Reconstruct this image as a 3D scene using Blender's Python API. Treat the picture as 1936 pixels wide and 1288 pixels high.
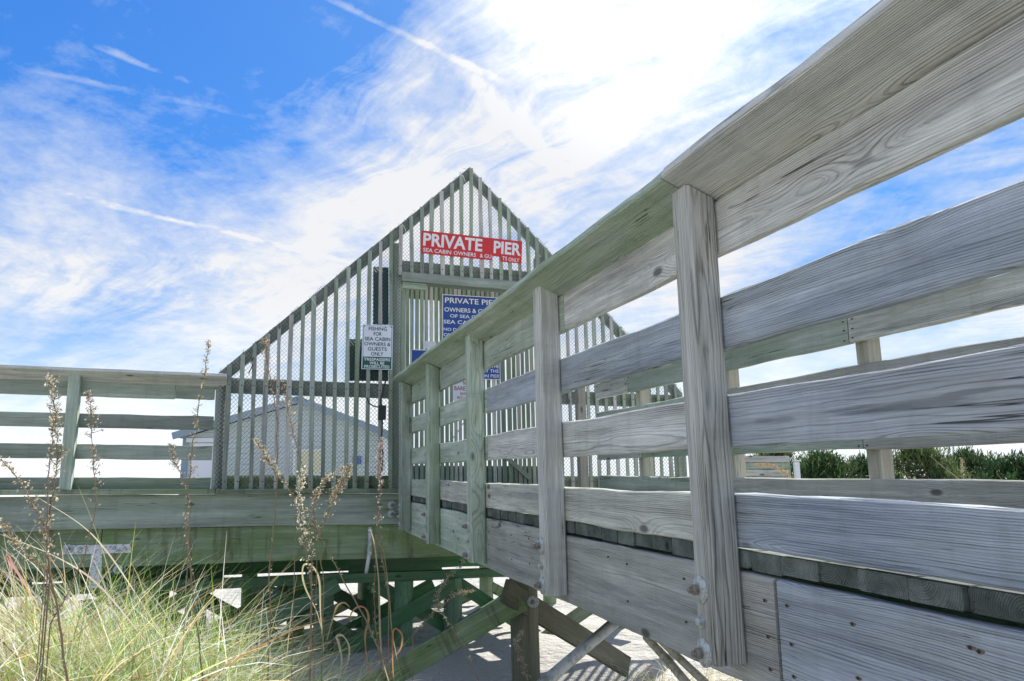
import bpy, bmesh, math, random
import numpy as np
from mathutils import Vector, Matrix
random.seed(7); rng = np.random.default_rng(7)
S = bpy.context.scene
for o in list(bpy.data.objects): bpy.data.objects.remove(o)
COL = S.collection

# ------------------------------------------------------------------ camera
FPX = 1450.0
PITCH = math.atan((905-644)/FPX); ROLL = math.radians(1.2)
EYE = Vector((0, 0, 1.6))
FW = Vector((0, math.cos(PITCH), math.sin(PITCH)))
R0 = Vector((1, 0, 0)); U0 = Vector((0, -math.sin(PITCH), math.cos(PITCH)))
RT = R0*math.cos(ROLL) - U0*math.sin(ROLL); UP = U0*math.cos(ROLL) + R0*math.sin(ROLL)
cam = bpy.data.cameras.new('camera'); cam.sensor_width = 36; cam.lens = 36*FPX/1936
cam.clip_start = 0.02; cam.clip_end = 6000
co = bpy.data.objects.new('camera', cam); COL.objects.link(co)
Mc = Matrix.Identity(4)
for i, v in enumerate((RT, UP, -FW)):
    for j in range(3): Mc[j][i] = v[j]
Mc.translation = EYE; co.matrix_world = Mc; S.camera = co
def ray(px, py): return FW + RT*((px-968)/FPX) - UP*((py-644)/FPX)

# ------------------------------------------------------------------ light
SUNP = ray(1400, -400).normalized()
SUN_EL = math.asin(SUNP.z); SUN_AZ = math.atan2(SUNP.x, SUNP.y)
sl = bpy.data.lights.new('sun', 'SUN'); sl.energy = 5.0; sl.angle = math.radians(0.6); sl.color = (1, .955, .88)
so = bpy.data.objects.new('sun', sl); COL.objects.link(so)
so.rotation_mode = 'QUATERNION'; so.rotation_quaternion = SUNP.to_track_quat('Z', 'Y'); so.location = (3, 8, 12)
W = bpy.data.worlds.new('World'); S.world = W; W.use_nodes = True
S.view_settings.view_transform = 'Standard'; S.view_settings.look = 'None'
S.view_settings.gamma = 1; S.view_settings.use_curve_mapping = False
S.view_settings.exposure = 0.62
S.cycles.max_bounces = 8; S.cycles.transparent_max_bounces = 12; S.cycles.use_denoising = True
SKY_STRENGTH = 0.12

class NB:
    def __init__(s, nt): s.t = nt; s.n = nt.nodes; s.l = nt.links
    def new(s, k, **p):
        n = s.n.new(k)
        for a, b in p.items(): setattr(n, a, b)
        return n
    def put(s, sock, v):
        if v is None: return
        if isinstance(v, bpy.types.NodeSocket): s.l.new(v, sock)
        else:
            if isinstance(v, (tuple, list)) and len(v) == 3 and sock.type == 'RGBA': v = (*v, 1)
            sock.default_value = v
    def math(s, op, a, b=None, c=None, clamp=False):
        n = s.new('ShaderNodeMath', operation=op, use_clamp=clamp)
        s.put(n.inputs[0], a); s.put(n.inputs[1], b)
        if c is not None: s.put(n.inputs[2], c)
        return n.outputs[0]
    def vm(s, op, a, b=None, scale=None):
        n = s.new('ShaderNodeVectorMath', operation=op)
        s.put(n.inputs[0], a); s.put(n.inputs[1], b)
        if scale is not None: s.put(n.inputs[3], scale)
        return n.outputs[1] if op in ('LENGTH', 'DOT_PRODUCT', 'DISTANCE') else n.outputs[0]
    def mix(s, f, a, b, bt='MIX'):
        n = s.new('ShaderNodeMix', data_type='RGBA', blend_type=bt, clamp_factor=True)
        s.put(n.inputs[0], f); s.put(n.inputs[6], a); s.put(n.inputs[7], b)
        return n.outputs[2]
    def noise(s, v, scale, detail=3, rough=.55, dist=0.0, dim='3D'):
        n = s.new('ShaderNodeTexNoise', noise_dimensions=dim)
        s.put(n.inputs['Vector'], v); n.inputs['Scale'].default_value = scale
        n.inputs['Detail'].default_value = detail; n.inputs['Roughness'].default_value = rough
        n.inputs['Distortion'].default_value = dist
        return n.outputs[0]
    def rng(s, v, a, b, c=0.0, d=1.0, smooth=True):
        n = s.new('ShaderNodeMapRange', interpolation_type='SMOOTHSTEP' if smooth else 'LINEAR')
        s.put(n.inputs[0], v); s.put(n.inputs[1], a); s.put(n.inputs[2], b); s.put(n.inputs[3], c); s.put(n.inputs[4], d)
        return n.outputs[0]
    def xyz(s, x, y, z):
        n = s.new('ShaderNodeCombineXYZ')
        for i, v in enumerate((x, y, z)): s.put(n.inputs[i], v)
        return n.outputs[0]
    def sep(s, v):
        n = s.new('ShaderNodeSeparateXYZ'); s.put(n.inputs[0], v); return n.outputs

# sky: Nishita air + cirrus computed from the direction only
b = NB(W.node_tree); W.node_tree.nodes.clear()
sky = b.new('ShaderNodeTexSky', sky_type='NISHITA', sun_disc=False, sun_elevation=SUN_EL, sun_rotation=SUN_AZ,
            air_density=1.0, dust_density=0.6, ozone_density=2.2)
hs = b.new('ShaderNodeHueSaturation'); b.put(hs.inputs['Color'], sky.outputs[0])
hs.inputs['Saturation'].default_value = 1.25; hs.inputs['Value'].default_value = 1.15
tc = b.new('ShaderNodeTexCoord'); D = tc.outputs['Generated']
dx, dy, dz = b.sep(D)[:3]
lum = b.vm('DOT_PRODUCT', hs.outputs[0], (.3, .5, .2))
gain = b.math('DIVIDE', 1.20, b.math('ADD', 1.0, b.math('MULTIPLY', lum, .22)))
blue = b.mix(1.0, b.mix(1.0, hs.outputs[0], (.40, .75, 1.10), 'MULTIPLY'), b.xyz(gain, gain, gain), 'MULTIPLY')
zc = b.math('ADD', b.math('MAXIMUM', dz, 0.0), 0.16)
P2 = b.xyz(b.math('DIVIDE', dx, zc), b.math('DIVIDE', dy, zc), 0.0)
def rotated(ang):
    r_ = b.new('ShaderNodeVectorRotate', rotation_type='Z_AXIS'); b.put(r_.inputs['Vector'], P2); r_.inputs['Angle'].default_value = math.radians(ang); return b.sep(r_.outputs[0])[:2]
wv = b.math('SUBTRACT', b.noise(P2, 0.7, 4, .55), .5)
rx, ry = rotated(52)
Q = b.xyz(b.math('ADD', b.math('MULTIPLY', rx, 0.5), b.math('MULTIPLY', wv, 1.1)), b.math('ADD', b.math('MULTIPLY', ry, 1.5), b.math('MULTIPLY', wv, 1.8)), 3.3)
streak = b.noise(Q, 1.1, 10, .60, .3)
sx, sy = rotated(-62)
Q2 = b.xyz(b.math('ADD', b.math('MULTIPLY', sx, 0.8), b.math('MULTIPLY', wv, 2.2)), b.math('ADD', b.math('MULTIPLY', sy, 2.6), b.math('MULTIPLY', wv, 3.0)), 1.7)
fine = b.noise(Q2, 1.7, 9, .68, .6)
big = b.noise(b.vm('ADD', P2, (5.1, 2.4, 0)), 0.7, 4, .5)
curd = b.noise(b.vm('MULTIPLY', P2, (1, 1, 1)), 22, 4, .6)
sd = b.vm('DOT_PRODUCT', D, tuple(SUNP))
tow = b.rng(sd, 0.66, 0.95, 0, 1)
low = b.rng(dz, 0.05, 0.50, 1, 0)
dens = b.math('ADD', b.math('MULTIPLY', streak, 1.8), b.math('MULTIPLY', b.math('SUBTRACT', fine, -.12), .50))
dens = b.math('ADD', dens, b.math('MULTIPLY', big, .8))
dens = b.math('ADD', dens, b.math('MULTIPLY', curd, .16))
dens = b.math('ADD', dens, b.math('MULTIPLY', tow, .15))
dens = b.math('ADD', dens, b.math('MULTIPLY', low, .22))
for (qx, qy, amp, lo_) in ((620, 120, -.38, .955), (250, 150, -.30, .965), (860, 190, -.22, .985), (40, 560, -.20, .990), (330, 640, -.10, .99),
                          (330, 420, .34, .970), (620, 480, .38, .975), (1050, 420, .30, .965), (820, 330, .22, .99), (1400, 60, .36, .94), (1150, 170, .20, .955), (900, 20, .18, .985), (1650, 560, -.30, .97), (1150, 330, -.16, .975), (1800, 420, -.25, .97), (60, 380, .22, .985)):
    dens = b.math('ADD', dens, b.math('MULTIPLY', b.rng(b.vm('DOT_PRODUCT', D, tuple(ray(qx, qy).normalized())), lo_, 1.0, 0, 1), amp*.55))
fx, fy = rotated(40)
F3 = b.xyz(b.math('ADD', b.math('MULTIPLY', fx, .9), b.math('MULTIPLY', wv, 1.5)), b.math('ADD', b.math('MULTIPLY', fy, 6.5), b.math('MULTIPLY', wv, 5.0)), 8.1)
rid = b.math('SUBTRACT', 1.0, b.math('MULTIPLY', b.math('ABSOLUTE', b.math('SUBTRACT', b.noise(F3, 1.3, 8, .62, .2), .5)), 7.0))
rid = b.math('MAXIMUM', rid, 0.0)
patch = b.rng(b.noise(b.vm('ADD', P2, (1, 9, 0)), 1.1, 3), .42, .62, 0, 1)
dens = b.math('ADD', dens, b.math('MULTIPLY', b.math('MULTIPLY', rid, patch), .24))
puff = b.noise(b.vm('ADD', P2, (3, 3, 0)), 7, 6, .7)
dens = b.math('ADD', dens, b.math('MULTIPLY', b.math('SUBTRACT', puff, .5), .75))
# contrails: thin great-circle bands broken up by noise
brk = b.rng(b.noise(P2, 5.0, 4, .6), .40, .58, 0, 1)
for (xa, ya, xb, yb, wd, am) in ((110, 365, 640, 490, .0045, .40), (20, 20, 330, 145, .006, .38), (690, 30, 860, 110, .006, .45), (190, 160, 380, 200, .005, .25), (880, 130, 1040, 300, .016, .30)):
    pa, pb = ray(xa, ya).normalized(), ray(xb, yb).normalized(); nn = pa.cross(pb).normalized(); mid = (pa+pb).normalized()
    dd = b.math('ABSOLUTE', b.math('ADD', b.vm('DOT_PRODUCT', D, tuple(nn)), b.math('MULTIPLY', b.math('SUBTRACT', puff, .5), .012)))
    ext = b.rng(b.vm('DOT_PRODUCT', D, tuple(mid)), mid.dot(pa)-.012, mid.dot(pa)+.006, 0, 1)
    dens = b.math('ADD', dens, b.math('MULTIPLY', b.math('MULTIPLY', b.math('MULTIPLY', b.rng(dd, wd*.15, wd, 1, 0), ext), brk), am))
cm = b.rng(dens, 1.50, 2.22, 0, 1, False)
cm = b.math('MULTIPLY', cm, .95)
cbright = b.math('ADD', 5.05, b.math('MULTIPLY', b.rng(sd, .90, .99, 0, 1), 2.6))
ccol = b.mix(1.0, b.mix(b.rng(dens, 1.6, 2.3), (.88, .94, 1.0), (1, 1, 1)), b.xyz(cbright, cbright, cbright), 'MULTIPLY')
skyc = b.mix(cm, blue, ccol)
hz = b.rng(dz, -.02, .26, .90, 0)
skyc = b.mix(hz, skyc, (6.1, 6.5, 6.9))
skyc = b.mix(b.rng(dz, -.10, -.01, 1, 0), skyc, (2.6, 2.6, 2.5))
bg = b.new('ShaderNodeBackground'); b.put(bg.inputs[0], skyc); bg.inputs[1].default_value = SKY_STRENGTH
ow = b.new('ShaderNodeOutputWorld'); b.l.new(bg.outputs[0], ow.inputs[0])

# ------------------------------------------------------------------ materials
MATS = {}
def mat(name):
    m = bpy.data.materials.new(name); m.use_nodes = True; m.node_tree.nodes.clear(); MATS[name] = m
    nb = NB(m.node_tree); out = nb.new('ShaderNodeOutputMaterial'); p = nb.new('ShaderNodeBsdfPrincipled')
    nb.l.new(p.outputs[0], out.inputs[0]); return m, nb, p, out
def wood(name, dark, light, tint, tint_amt=.5, cut=1.0, crack=1.0, bump=1.0, freq=1150.0, drip=.12):
    m, nb, p, out = mat(name)
    tc = nb.new('ShaderNodeTexCoord'); oi = nb.new('ShaderNodeObjectInfo'); r = oi.outputs['Random']
    O = tc.outputs['Object']
    r2 = nb.math('FRACT', nb.math('MULTIPLY', r, 17.31)); r3 = nb.math('FRACT', nb.math('MULTIPLY', r, 91.7)); r4 = nb.math('FRACT', nb.math('MULTIPLY', r, 331.3))
    off = nb.xyz(nb.math('MULTIPLY', r, 31.0), nb.math('MULTIPLY', r2, 17.0), nb.math('MULTIPLY', r3, 23.0))
    x, y, z = nb.sep(O)[:3]
    L = nb.vm('ADD', nb.vm('MULTIPLY', O, (.8, 3.6, 3.6)), off)
    wx = nb.math('SUBTRACT', nb.noise(L, 1.5, 3, .5), .5)
    wy = nb.math('SUBTRACT', nb.noise(nb.vm('ADD', L, (9, 4, 2)), 3.4, 2, .5), .5)
    # knots
    vo = nb.new('ShaderNodeTexVoronoi', feature='F1'); vo.inputs['Scale'].default_value = 1.0
    nb.put(vo.inputs['Vector'], nb.vm('ADD', nb.vm('MULTIPLY', O, (2.3, 5.5, 5.5)), off)); kd = vo.outputs['Distance']
    kg = nb.math('POWER', 2.718, nb.math('MULTIPLY', nb.math('MULTIPLY', kd, kd), -16.0))
    knot = nb.rng(kd, .045, .11, 1, 0)
    # growth rings round a pith lying outside the board
    cy = nb.math('ADD', nb.math('ADD', y, nb.math('MULTIPLY', nb.math('SUBTRACT', r2, .35), .10)), nb.math('MULTIPLY', wx, .030))
    cz = nb.math('ADD', nb.math('ADD', z, nb.math('MULTIPLY', nb.math('SUBTRACT', r3, .5), .16)), nb.math('MULTIPLY', wy, .016))
    rad = nb.math('SQRT', nb.math('ADD', nb.math('MULTIPLY', cy, cy), nb.math('MULTIPLY', cz, cz)))
    rad = nb.math('ADD', rad, nb.math('MULTIPLY', kg, .022))
    rad = nb.math('ADD', rad, nb.math('MULTIPLY', nb.math('SUBTRACT', nb.noise(nb.vm('MULTIPLY', O, (3, 40, 40)), 3, 2, .6), .5), .0018))
    ph = nb.math('MULTIPLY', rad, freq)
    ring = nb.math('ADD', nb.math('MULTIPLY', nb.math('SINE', ph), .5), .5)
    ring = nb.math('POWER', ring, 1.7)
    n1d = nb.new('ShaderNodeTexNoise', noise_dimensions='1D'); nb.put(n1d.inputs['W'], nb.math('ADD', nb.math('MULTIPLY', rad, 95.0), nb.math('MULTIPLY', r, 40.0))); n1d.inputs['Detail'].default_value = 2
    ring = nb.math('MULTIPLY', ring, nb.rng(n1d.outputs[0], .36, .66, .12, 1.25))
    fine = nb.noise(nb.vm('ADD', nb.vm('MULTIPLY', O, (6, 260, 260)), off), 1.0, 4, .65)
    st = nb.noise(nb.vm('ADD', nb.vm('MULTIPLY', O, (.9, 34, 34)), off), 1.0, 5, .65)
    blo = nb.noise(nb.vm('ADD', nb.vm('MULTIPLY', O, (1.6, 5, 5)), off), 1.2, 4, .6)
    crk = nb.noise(nb.vm('ADD', nb.vm('MULTIPLY', O, (.7, 42, 42)), nb.vm('MULTIPLY', off, (3, 3, 3))), 1.0, 2, .5, .4)
    cmask = nb.math('MULTIPLY', nb.math('MULTIPLY', nb.rng(nb.math('ABSOLUTE', nb.math('SUBTRACT', crk, .5)), .0, .010, 1, 0),
                    nb.rng(blo, .55, .62, 0, 1)), crack)
    val = nb.math('ADD', nb.math('MULTIPLY', ring, nb.math('ADD', .10, nb.math('MULTIPLY', nb.rng(blo, .35, .65), .22))), nb.math('MULTIPLY', fine, .62))
    val = nb.math('ADD', val, nb.math('MULTIPLY', st, .52))
    zone = nb.noise(nb.vm('ADD', nb.vm('MULTIPLY', O, (1.1, 9, 9)), nb.vm('MULTIPLY', off, (2, 2, 2))), 1.0, 4, .6)
    val = nb.math('ADD', val, nb.math('MULTIPLY', nb.math('SUBTRACT', zone, .5), .75))
    val = nb.rng(val, .34, .96, 0, 1, False)
    c = nb.mix(val, light, dark)
    c = nb.mix(nb.math('MULTIPLY', nb.rng(blo, .38, .66), tint_amt), c, tint)
    # board-to-board difference and warm/blue patches
    hsv = nb.new('ShaderNodeHueSaturation'); nb.put(hsv.inputs['Color'], c)
    nb.put(hsv.inputs['Value'], nb.math('ADD', .80, nb.math('MULTIPLY', r4, .42)))
    nb.put(hsv.inputs['Saturation'], nb.math('ADD', .75, nb.math('MULTIPLY', r2, .5)))
    c = hsv.outputs[0]
    c = nb.mix(nb.math('MULTIPLY', knot, .75), c, tuple(v*.33 for v in dark))
    dr_ = nb.noise(nb.vm('ADD', nb.vm('MULTIPLY', O, (11, 2, 1.6)), off), 1.0, 5, .65)
    c = nb.mix(nb.math('MULTIPLY', nb.rng(dr_, .50, .68), drip), c, (.09, .07, .04))
    c = nb.mix(nb.math('MULTIPLY', nb.rng(blo, .60, .78), .35), c, (.16, .13, .09))
    c = nb.mix(nb.math('MULTIPLY', cmask, .85), c, (.018, .017, .016))
    nb.put(p.inputs['Base Color'], c); p.inputs['Roughness'].default_value = .86; p.inputs['Specular IOR Level'].default_value = .25
    h = nb.math('ADD', nb.math('MULTIPLY', ring, -.55), nb.math('MULTIPLY', fine, -.55))
    h = nb.math('ADD', h, nb.math('MULTIPLY', cmask, -2.4)); h = nb.math('ADD', h, nb.math('MULTIPLY', knot, -.9))
    h = nb.math('ADD', h, nb.math('MULTIPLY', st, -.5))
    bp = nb.new('ShaderNodeBump'); bp.inputs['Strength'].default_value = .75*bump; bp.inputs['Distance'].default_value = .0035
    nb.put(bp.inputs['Height'], h); nb.put(p.inputs['Normal'], bp.outputs[0])
    return m
WG = wood('weathered_grey_wood', (.105, .105, .10), (.80, .80, .73), (.56, .55, .46), .45)
WB = wood('weathered_blue_grey_wood', (.065, .085, .11), (.54, .60, .66), (.42, .45, .42), .45)
WP = wood('pale_green_grey_wood', (.12, .165, .125), (.66, .74, .62), (.40, .50, .33), .5)
WF = wood('green_grey_facade_wood', (.12, .15, .12), (.49, .55, .45), (.30, .37, .24), .45, bump=.8)
WD = wood('mossy_green_wood', (.10, .12, .07), (.38, .47, .32), (.20, .29, .13), .7, bump=.8, drip=.6)
WK = wood('flare_green_shaded_wood', (.04, .10, .055), (.18, .31, .18), (.08, .22, .10), .6, bump=.6)  # green flare veil and under-deck shade put into the wood colour
WY = wood('sunlit_tan_wood', (.22, .21, .16), (.56, .53, .43), (.38, .39, .31), .4)  # warm sunlight on the far posts put into their wood colour
WR = wood('olive_brown_wood', (.075, .075, .05), (.27, .26, .19), (.15, .18, .11), .5)
WE = wood('end_grain_wood', (.035, .045, .04), (.26, .29, .26), (.08, .10, .08), .8, freq=1100)
def flat(name, col, rough=.6, metal=0.0, var=.12, scale=9.0, bump=0.0, spec=.4, dirt=None):
    m, nb, p, out = mat(name)
    tc = nb.new('ShaderNodeTexCoord'); n = nb.noise(tc.outputs['Object'], scale, 5, .6)
    c = nb.mix(n, tuple(max(0, v*(1-var)) for v in col), tuple(min(1, v*(1+var)) for v in col))
    if dirt: c = nb.mix(nb.math('MULTIPLY', nb.rng(nb.noise(tc.outputs['Object'], scale*2.3, 5, .65), .47, .62), .75), c, dirt)
    nb.put(p.inputs['Base Color'], c); p.inputs['Roughness'].default_value = rough; p.inputs['Metallic'].default_value = metal
    p.inputs['Specular IOR Level'].default_value = spec
    if bump:
        bp = nb.new('ShaderNodeBump'); bp.inputs['Strength'].default_value = bump; bp.inputs['Distance'].default_value = .004
        nb.put(bp.inputs['Height'], n); nb.put(p.inputs['Normal'], bp.outputs[0])
    return m
GALV = flat('galvanized_steel', (.50, .56, .56), .5, .15, .25, 40, .4, dirt=(.33, .27, .22))
GALVP = flat('pale_galvanized_strap', (.80, .84, .82), .6, .0, .25, 14, .3, dirt=(.25, .24, .2))
RUST = flat('rusty_nail', (.055, .036, .026), .85, .2, .4, 90, .5)
WIRE = flat('chain_link_wire', (.17, .18, .21), .5, .4, .2, 8)
RED = flat('red_sign_paint', (.62, .035, .035), .5, 0, .2, 30, 0, .4)
WHT = flat('white_sign_paint', (.72, .76, .80), .5, 0, .05, 5)
LET = flat('white_lettering', (.84, .85, .86), .5, 0, .05, 20)
LETR = flat('faded_white_lettering', (.80, .78, .77), .5, 0, .14, 16)
BLU = flat('blue_sign_paint', (.022, .075, .34), .45, 0, .15, 6)
BLK = flat('black_lettering', (.035, .06, .065), .6, 0, .05, 10)
DGR = flat('dark_green_sign_paint', (.016, .10, .065), .5, 0, .15, 10)
REDL = flat('dark_red_lettering', (.40, .05, .05), .5, 0, .05, 10)
DKB = flat('dark_sign_back', (.05, .11, .09), .8, 0, .4, 5)
BOX = flat('dark_plastic_box', (.03, .045, .04), .6, 0, .2, 10)
PVC = flat('weathered_pvc', (.68, .71, .70), .45, 0, .14, 7, .2, dirt=(.32, .33, .28))
PVCC = flat('cream_pvc', (.82, .76, .62), .5, 0, .15, 7, .2, dirt=(.45, .36, .22))  # cream lightened so the shaded pipes carry sunlight in their colour
TRIM = flat('white_trim', (.74, .76, .78), .6, 0, .05, 3)
YEL = flat('yellow_shutter', (.66, .64, .42), .6, 0, .15, 3)
CORN = flat('blue_grey_corner_trim', (.24, .32, .37), .7, 0, .1, 3)
# lap siding, each lap's shadow line painted into the colour
m, nb, p, out = mat('pale_grey_siding'); tc_ = nb.new('ShaderNodeTexCoord')
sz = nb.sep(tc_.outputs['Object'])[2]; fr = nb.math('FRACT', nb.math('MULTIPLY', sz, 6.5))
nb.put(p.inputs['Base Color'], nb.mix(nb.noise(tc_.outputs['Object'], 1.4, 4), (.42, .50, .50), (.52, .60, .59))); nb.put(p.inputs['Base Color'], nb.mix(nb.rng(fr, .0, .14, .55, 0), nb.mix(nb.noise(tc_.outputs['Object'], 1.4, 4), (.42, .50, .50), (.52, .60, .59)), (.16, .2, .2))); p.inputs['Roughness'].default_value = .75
bp = nb.new('ShaderNodeBump'); bp.inputs['Distance'].default_value = .03; nb.put(bp.inputs['Height'], fr); nb.put(p.inputs['Normal'], bp.outputs[0]); SIDE = m
m, nb, p, out = mat('grey_shingles'); tc_ = nb.new('ShaderNodeTexCoord'); br = nb.new('ShaderNodeTexBrick')
nb.put(br.inputs['Vector'], tc_.outputs['Object']); br.inputs['Scale'].default_value = 4.5
br.inputs['Color1'].default_value = (.20, .26, .30, 1); br.inputs['Color2'].default_value = (.28, .33, .37, 1); br.inputs['Mortar'].default_value = (.06, .08, .09, 1); br.inputs['Mortar Size'].default_value = .02
nb.put(p.inputs['Base Color'], br.outputs[0]); p.inputs['Roughness'].default_value = .9; SHIN = m
# sand
m, nb, p, out = mat('pale_beach_sand'); tc_ = nb.new('ShaderNodeTexCoord'); O = tc_.outputs['Object']
n1 = nb.noise(O, .8, 6, .6); n2 = nb.noise(O, 14, 6, .65); n3 = nb.noise(O, 160, 3, .7)
c = nb.mix(n1, (.40, .385, .35), (.58, .565, .53)); c = nb.mix(nb.rng(n2, .56, .75), c, (.30, .28, .23)); c = nb.mix(nb.math('MULTIPLY', n3, .35), c, (.70, .68, .64))
nb.put(p.inputs['Base Color'], c); p.inputs['Roughness'].default_value = .95; p.inputs['Specular IOR Level'].default_value = .1
bp = nb.new('ShaderNodeBump'); bp.inputs['Strength'].default_value = .9; bp.inputs['Distance'].default_value = .05
nb.put(bp.inputs['Height'], nb.math('ADD', n2, nb.math('MULTIPLY', nb.noise(O, 5, 4), 2.0))); nb.put(p.inputs['Normal'], bp.outputs[0]); SAND = m
def leafmat(name, lo=.35, trans=.45, sat=1.0, spec=.3):
    m, nb, p, out = mat(name)
    at = nb.new('ShaderNodeAttribute', attribute_name='tone'); p.inputs['Roughness'].default_value = .6; p.inputs['Specular IOR Level'].default_value = spec
    nb.put(p.inputs['Base Color'], at.outputs['Color'])
    tr = nb.new('ShaderNodeBsdfTranslucent'); nb.put(tr.inputs[0], at.outputs['Color'])
    mx = nb.new('ShaderNodeMixShader'); mx.inputs[0].default_value = trans
    nb.l.new(p.outputs[0], mx.inputs[1]); nb.l.new(tr.outputs[0], mx.inputs[2]); nb.l.new(mx.outputs[0], out.inputs[0])
    return m
LEAF = leafmat('grass_blades', trans=.5); NEED = leafmat('cedar_foliage', trans=.3); SEEDM = leafmat('dry_seed_heads', trans=.55, spec=.03)
STEM = flat('dry_brown_stem', (.27, .20, .13), .8, 0, .35, 30, .3)
STEMP = flat('dry_pale_stem', (.42, .35, .22), .7, 0, .3, 20, .2)
BARK = flat('cedar_bark', (.13, .09, .06), .9, 0, .3, 20, .4)

# ------------------------------------------------------------------ builders
WM = {}
def link(o, parent=None, M=None):
    M = Matrix.Identity(4) if M is None else M.copy()
    COL.objects.link(o); WM[o.name] = M
    if parent is not None:
        o.parent = parent; o.matrix_basis = WM[parent.name].inverted() @ M
    else: o.matrix_basis = M
    return o
def thing(name, loc, label, cat, group=None):
    o = bpy.data.objects.new(name, None); o.empty_display_size = .2
    link(o, None, Matrix.Translation(Vector(loc))); tag(o, label, cat, group); return o
def tag(o, label, cat, group=None, kind=None):
    if label: o['label'] = label
    if cat: o['category'] = cat
    if group: o['group'] = group
    if kind: o['kind'] = kind
    return o
def mesh_obj(name, verts, faces, m, parent=None, M=None, smooth=False, tone=None, ftone=None):
    me = bpy.data.meshes.new(name); me.from_pydata([tuple(v) for v in verts], [], faces)
    me.materials.append(m)
    if smooth: me.polygons.foreach_set('use_smooth', [True]*len(me.polygons))
    if tone is not None:
        a = me.color_attributes.new('tone', 'FLOAT_COLOR', 'POINT')
        a.data.foreach_set('color', np.asarray(tone, dtype=np.float32).ravel())
    me.update()
    return link(bpy.data.objects.new(name, me), parent, M)
def np_mesh(name, V, Fq, m, parent=None, tone=None, smooth=False):
    me = bpy.data.meshes.new(name); n = len(V); k = Fq.shape[1]; f = len(Fq)
    me.vertices.add(n); me.vertices.foreach_set('co', V.astype(np.float32).ravel())
    me.loops.add(f*k); me.loops.foreach_set('vertex_index', Fq.astype(np.int32).ravel())
    me.polygons.add(f); me.polygons.foreach_set('loop_start', np.arange(0, f*k, k, dtype=np.int32))
    if smooth: me.polygons.foreach_set('use_smooth', np.ones(f, dtype=bool))
    me.update(calc_edges=True); me.materials.append(m)
    if tone is not None:
        a = me.color_attributes.new('tone', 'FLOAT_COLOR', 'POINT'); a.data.foreach_set('color', tone.astype(np.float32).ravel())
    return link(bpy.data.objects.new(name, me), parent)
def board(name, parent, a, bb, w, t, m, up=Vector((0, 0, 1)), segs=1, c=.004, jit=0.0, back=None, skew=0.0):
    """board with its FRONT-face centre line from a to bb; width w along up; thickness t away along 'back'"""
    a = Vector(a); bb = Vector(bb); X = (bb-a); L = X.length; X.normalize()
    Z = (up - X*up.dot(X)).normalized(); Y = Z.cross(X)
    if back is not None and Y.dot(back) < 0: Y = -Y; 
    M = Matrix.Identity(4)
    right = X.cross(Y).dot(Z) > 0
    for j in range(3): M[j][0] = X[j]; M[j][1] = Y[j]; M[j][2] = Z[j] if right else -Z[j]
    M.translation = (a+bb)/2 + Y*(t/2)
    hw, ht = w/2, t/2; c = min(c, ht*.45, hw*.45)
    sec = [(-ht+c, -hw), (ht-c, -hw), (ht, -hw+c), (ht, hw-c), (ht-c, hw), (-ht+c, hw), (-ht, hw-c), (-ht, -hw+c)]
    V = []; F = []
    ph = [random.uniform(0, 6.28) for _ in range(4)]
    for i in range(segs+1):
        x = -L/2 + L*i/segs
        for (y, z) in sec:
            dz = dy = 0
            if jit and 0 < i < segs:
                s = 1 if z > 0 else -1
                dz = jit*(math.sin(x*3.1+ph[0 if s > 0 else 1]) + .7*math.sin(x*8.7+ph[2]*s) + random.uniform(-.9, .9)*.6)
                dy = jit*.3*math.sin(x*2.3+ph[3])
            V.append((x - (skew*y*(1 if i == segs else 0)), y+dy, z+dz))
    for i in range(segs):
        for k in range(8):
            p0 = i*8+k; p1 = i*8+(k+1) % 8; F.append((p0, p1, p1+8, p0+8))
    F.append(tuple(range(7, -1, -1))); F.append(tuple(range(segs*8, segs*8+8)))
    o = mesh_obj(name, V, F, m, parent, M)
    bm = bmesh.new(); bm.from_mesh(o.data); bmesh.ops.recalc_face_normals(bm, faces=bm.faces); bm.to_mesh(o.data); bm.free()
    return o
def tube(pts, rad, sides=6, cap=True):
    pts = [Vector(p) for p in pts]; V = []; F = []
    n = len(pts); rr = rad if isinstance(rad, (list, tuple)) else [rad]*n
    T0 = (pts[1]-pts[0]).normalized(); A = T0.orthogonal().normalized()
    for i, p in enumerate(pts):
        T = (pts[min(i+1, n-1)]-pts[max(i-1, 0)]).normalized()
        A = (A - T*A.dot(T)).normalized(); B = T.cross(A)
        for k in range(sides):
            an = 2*math.pi*k/sides; V.append(p + (A*math.cos(an)+B*math.sin(an))*rr[i])
    for i in range(n-1):
        for k in range(sides):
            a0 = i*sides+k; a1 = i*sides+(k+1) % sides; F.append((a0, a1, a1+sides, a0+sides))
    if cap: F.append(tuple(range(sides-1, -1, -1))); F.append(tuple(range((n-1)*sides, n*sides)))
    return V, F
def join(parts):
    V = []; F = []
    for v, f in parts:
        k = len(V); V += list(v); F += [tuple(i+k for i in q) for q in f]
    return V, F
def pole(name, parent, a, bb, r, m, sides=14, wob=0.0, r2=None):
    a = Vector(a); bb = Vector(bb); X = (bb-a).normalized(); M = X.to_track_quat('X', 'Z').to_matrix().to_4x4(); M.translation = (a+bb)/2
    L = (bb-a).length; n = 6; r2 = r2 or r
    pts = [Vector((-L/2+L*i/n, random.uniform(-wob, wob), random.uniform(-wob, wob))) for i in range(n+1)]
    V, F = tube(pts, [r+(r2-r)*i/n for i in range(n+1)], sides)
    return mesh_obj(name, V, F, m, parent, M, smooth=False)
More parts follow.
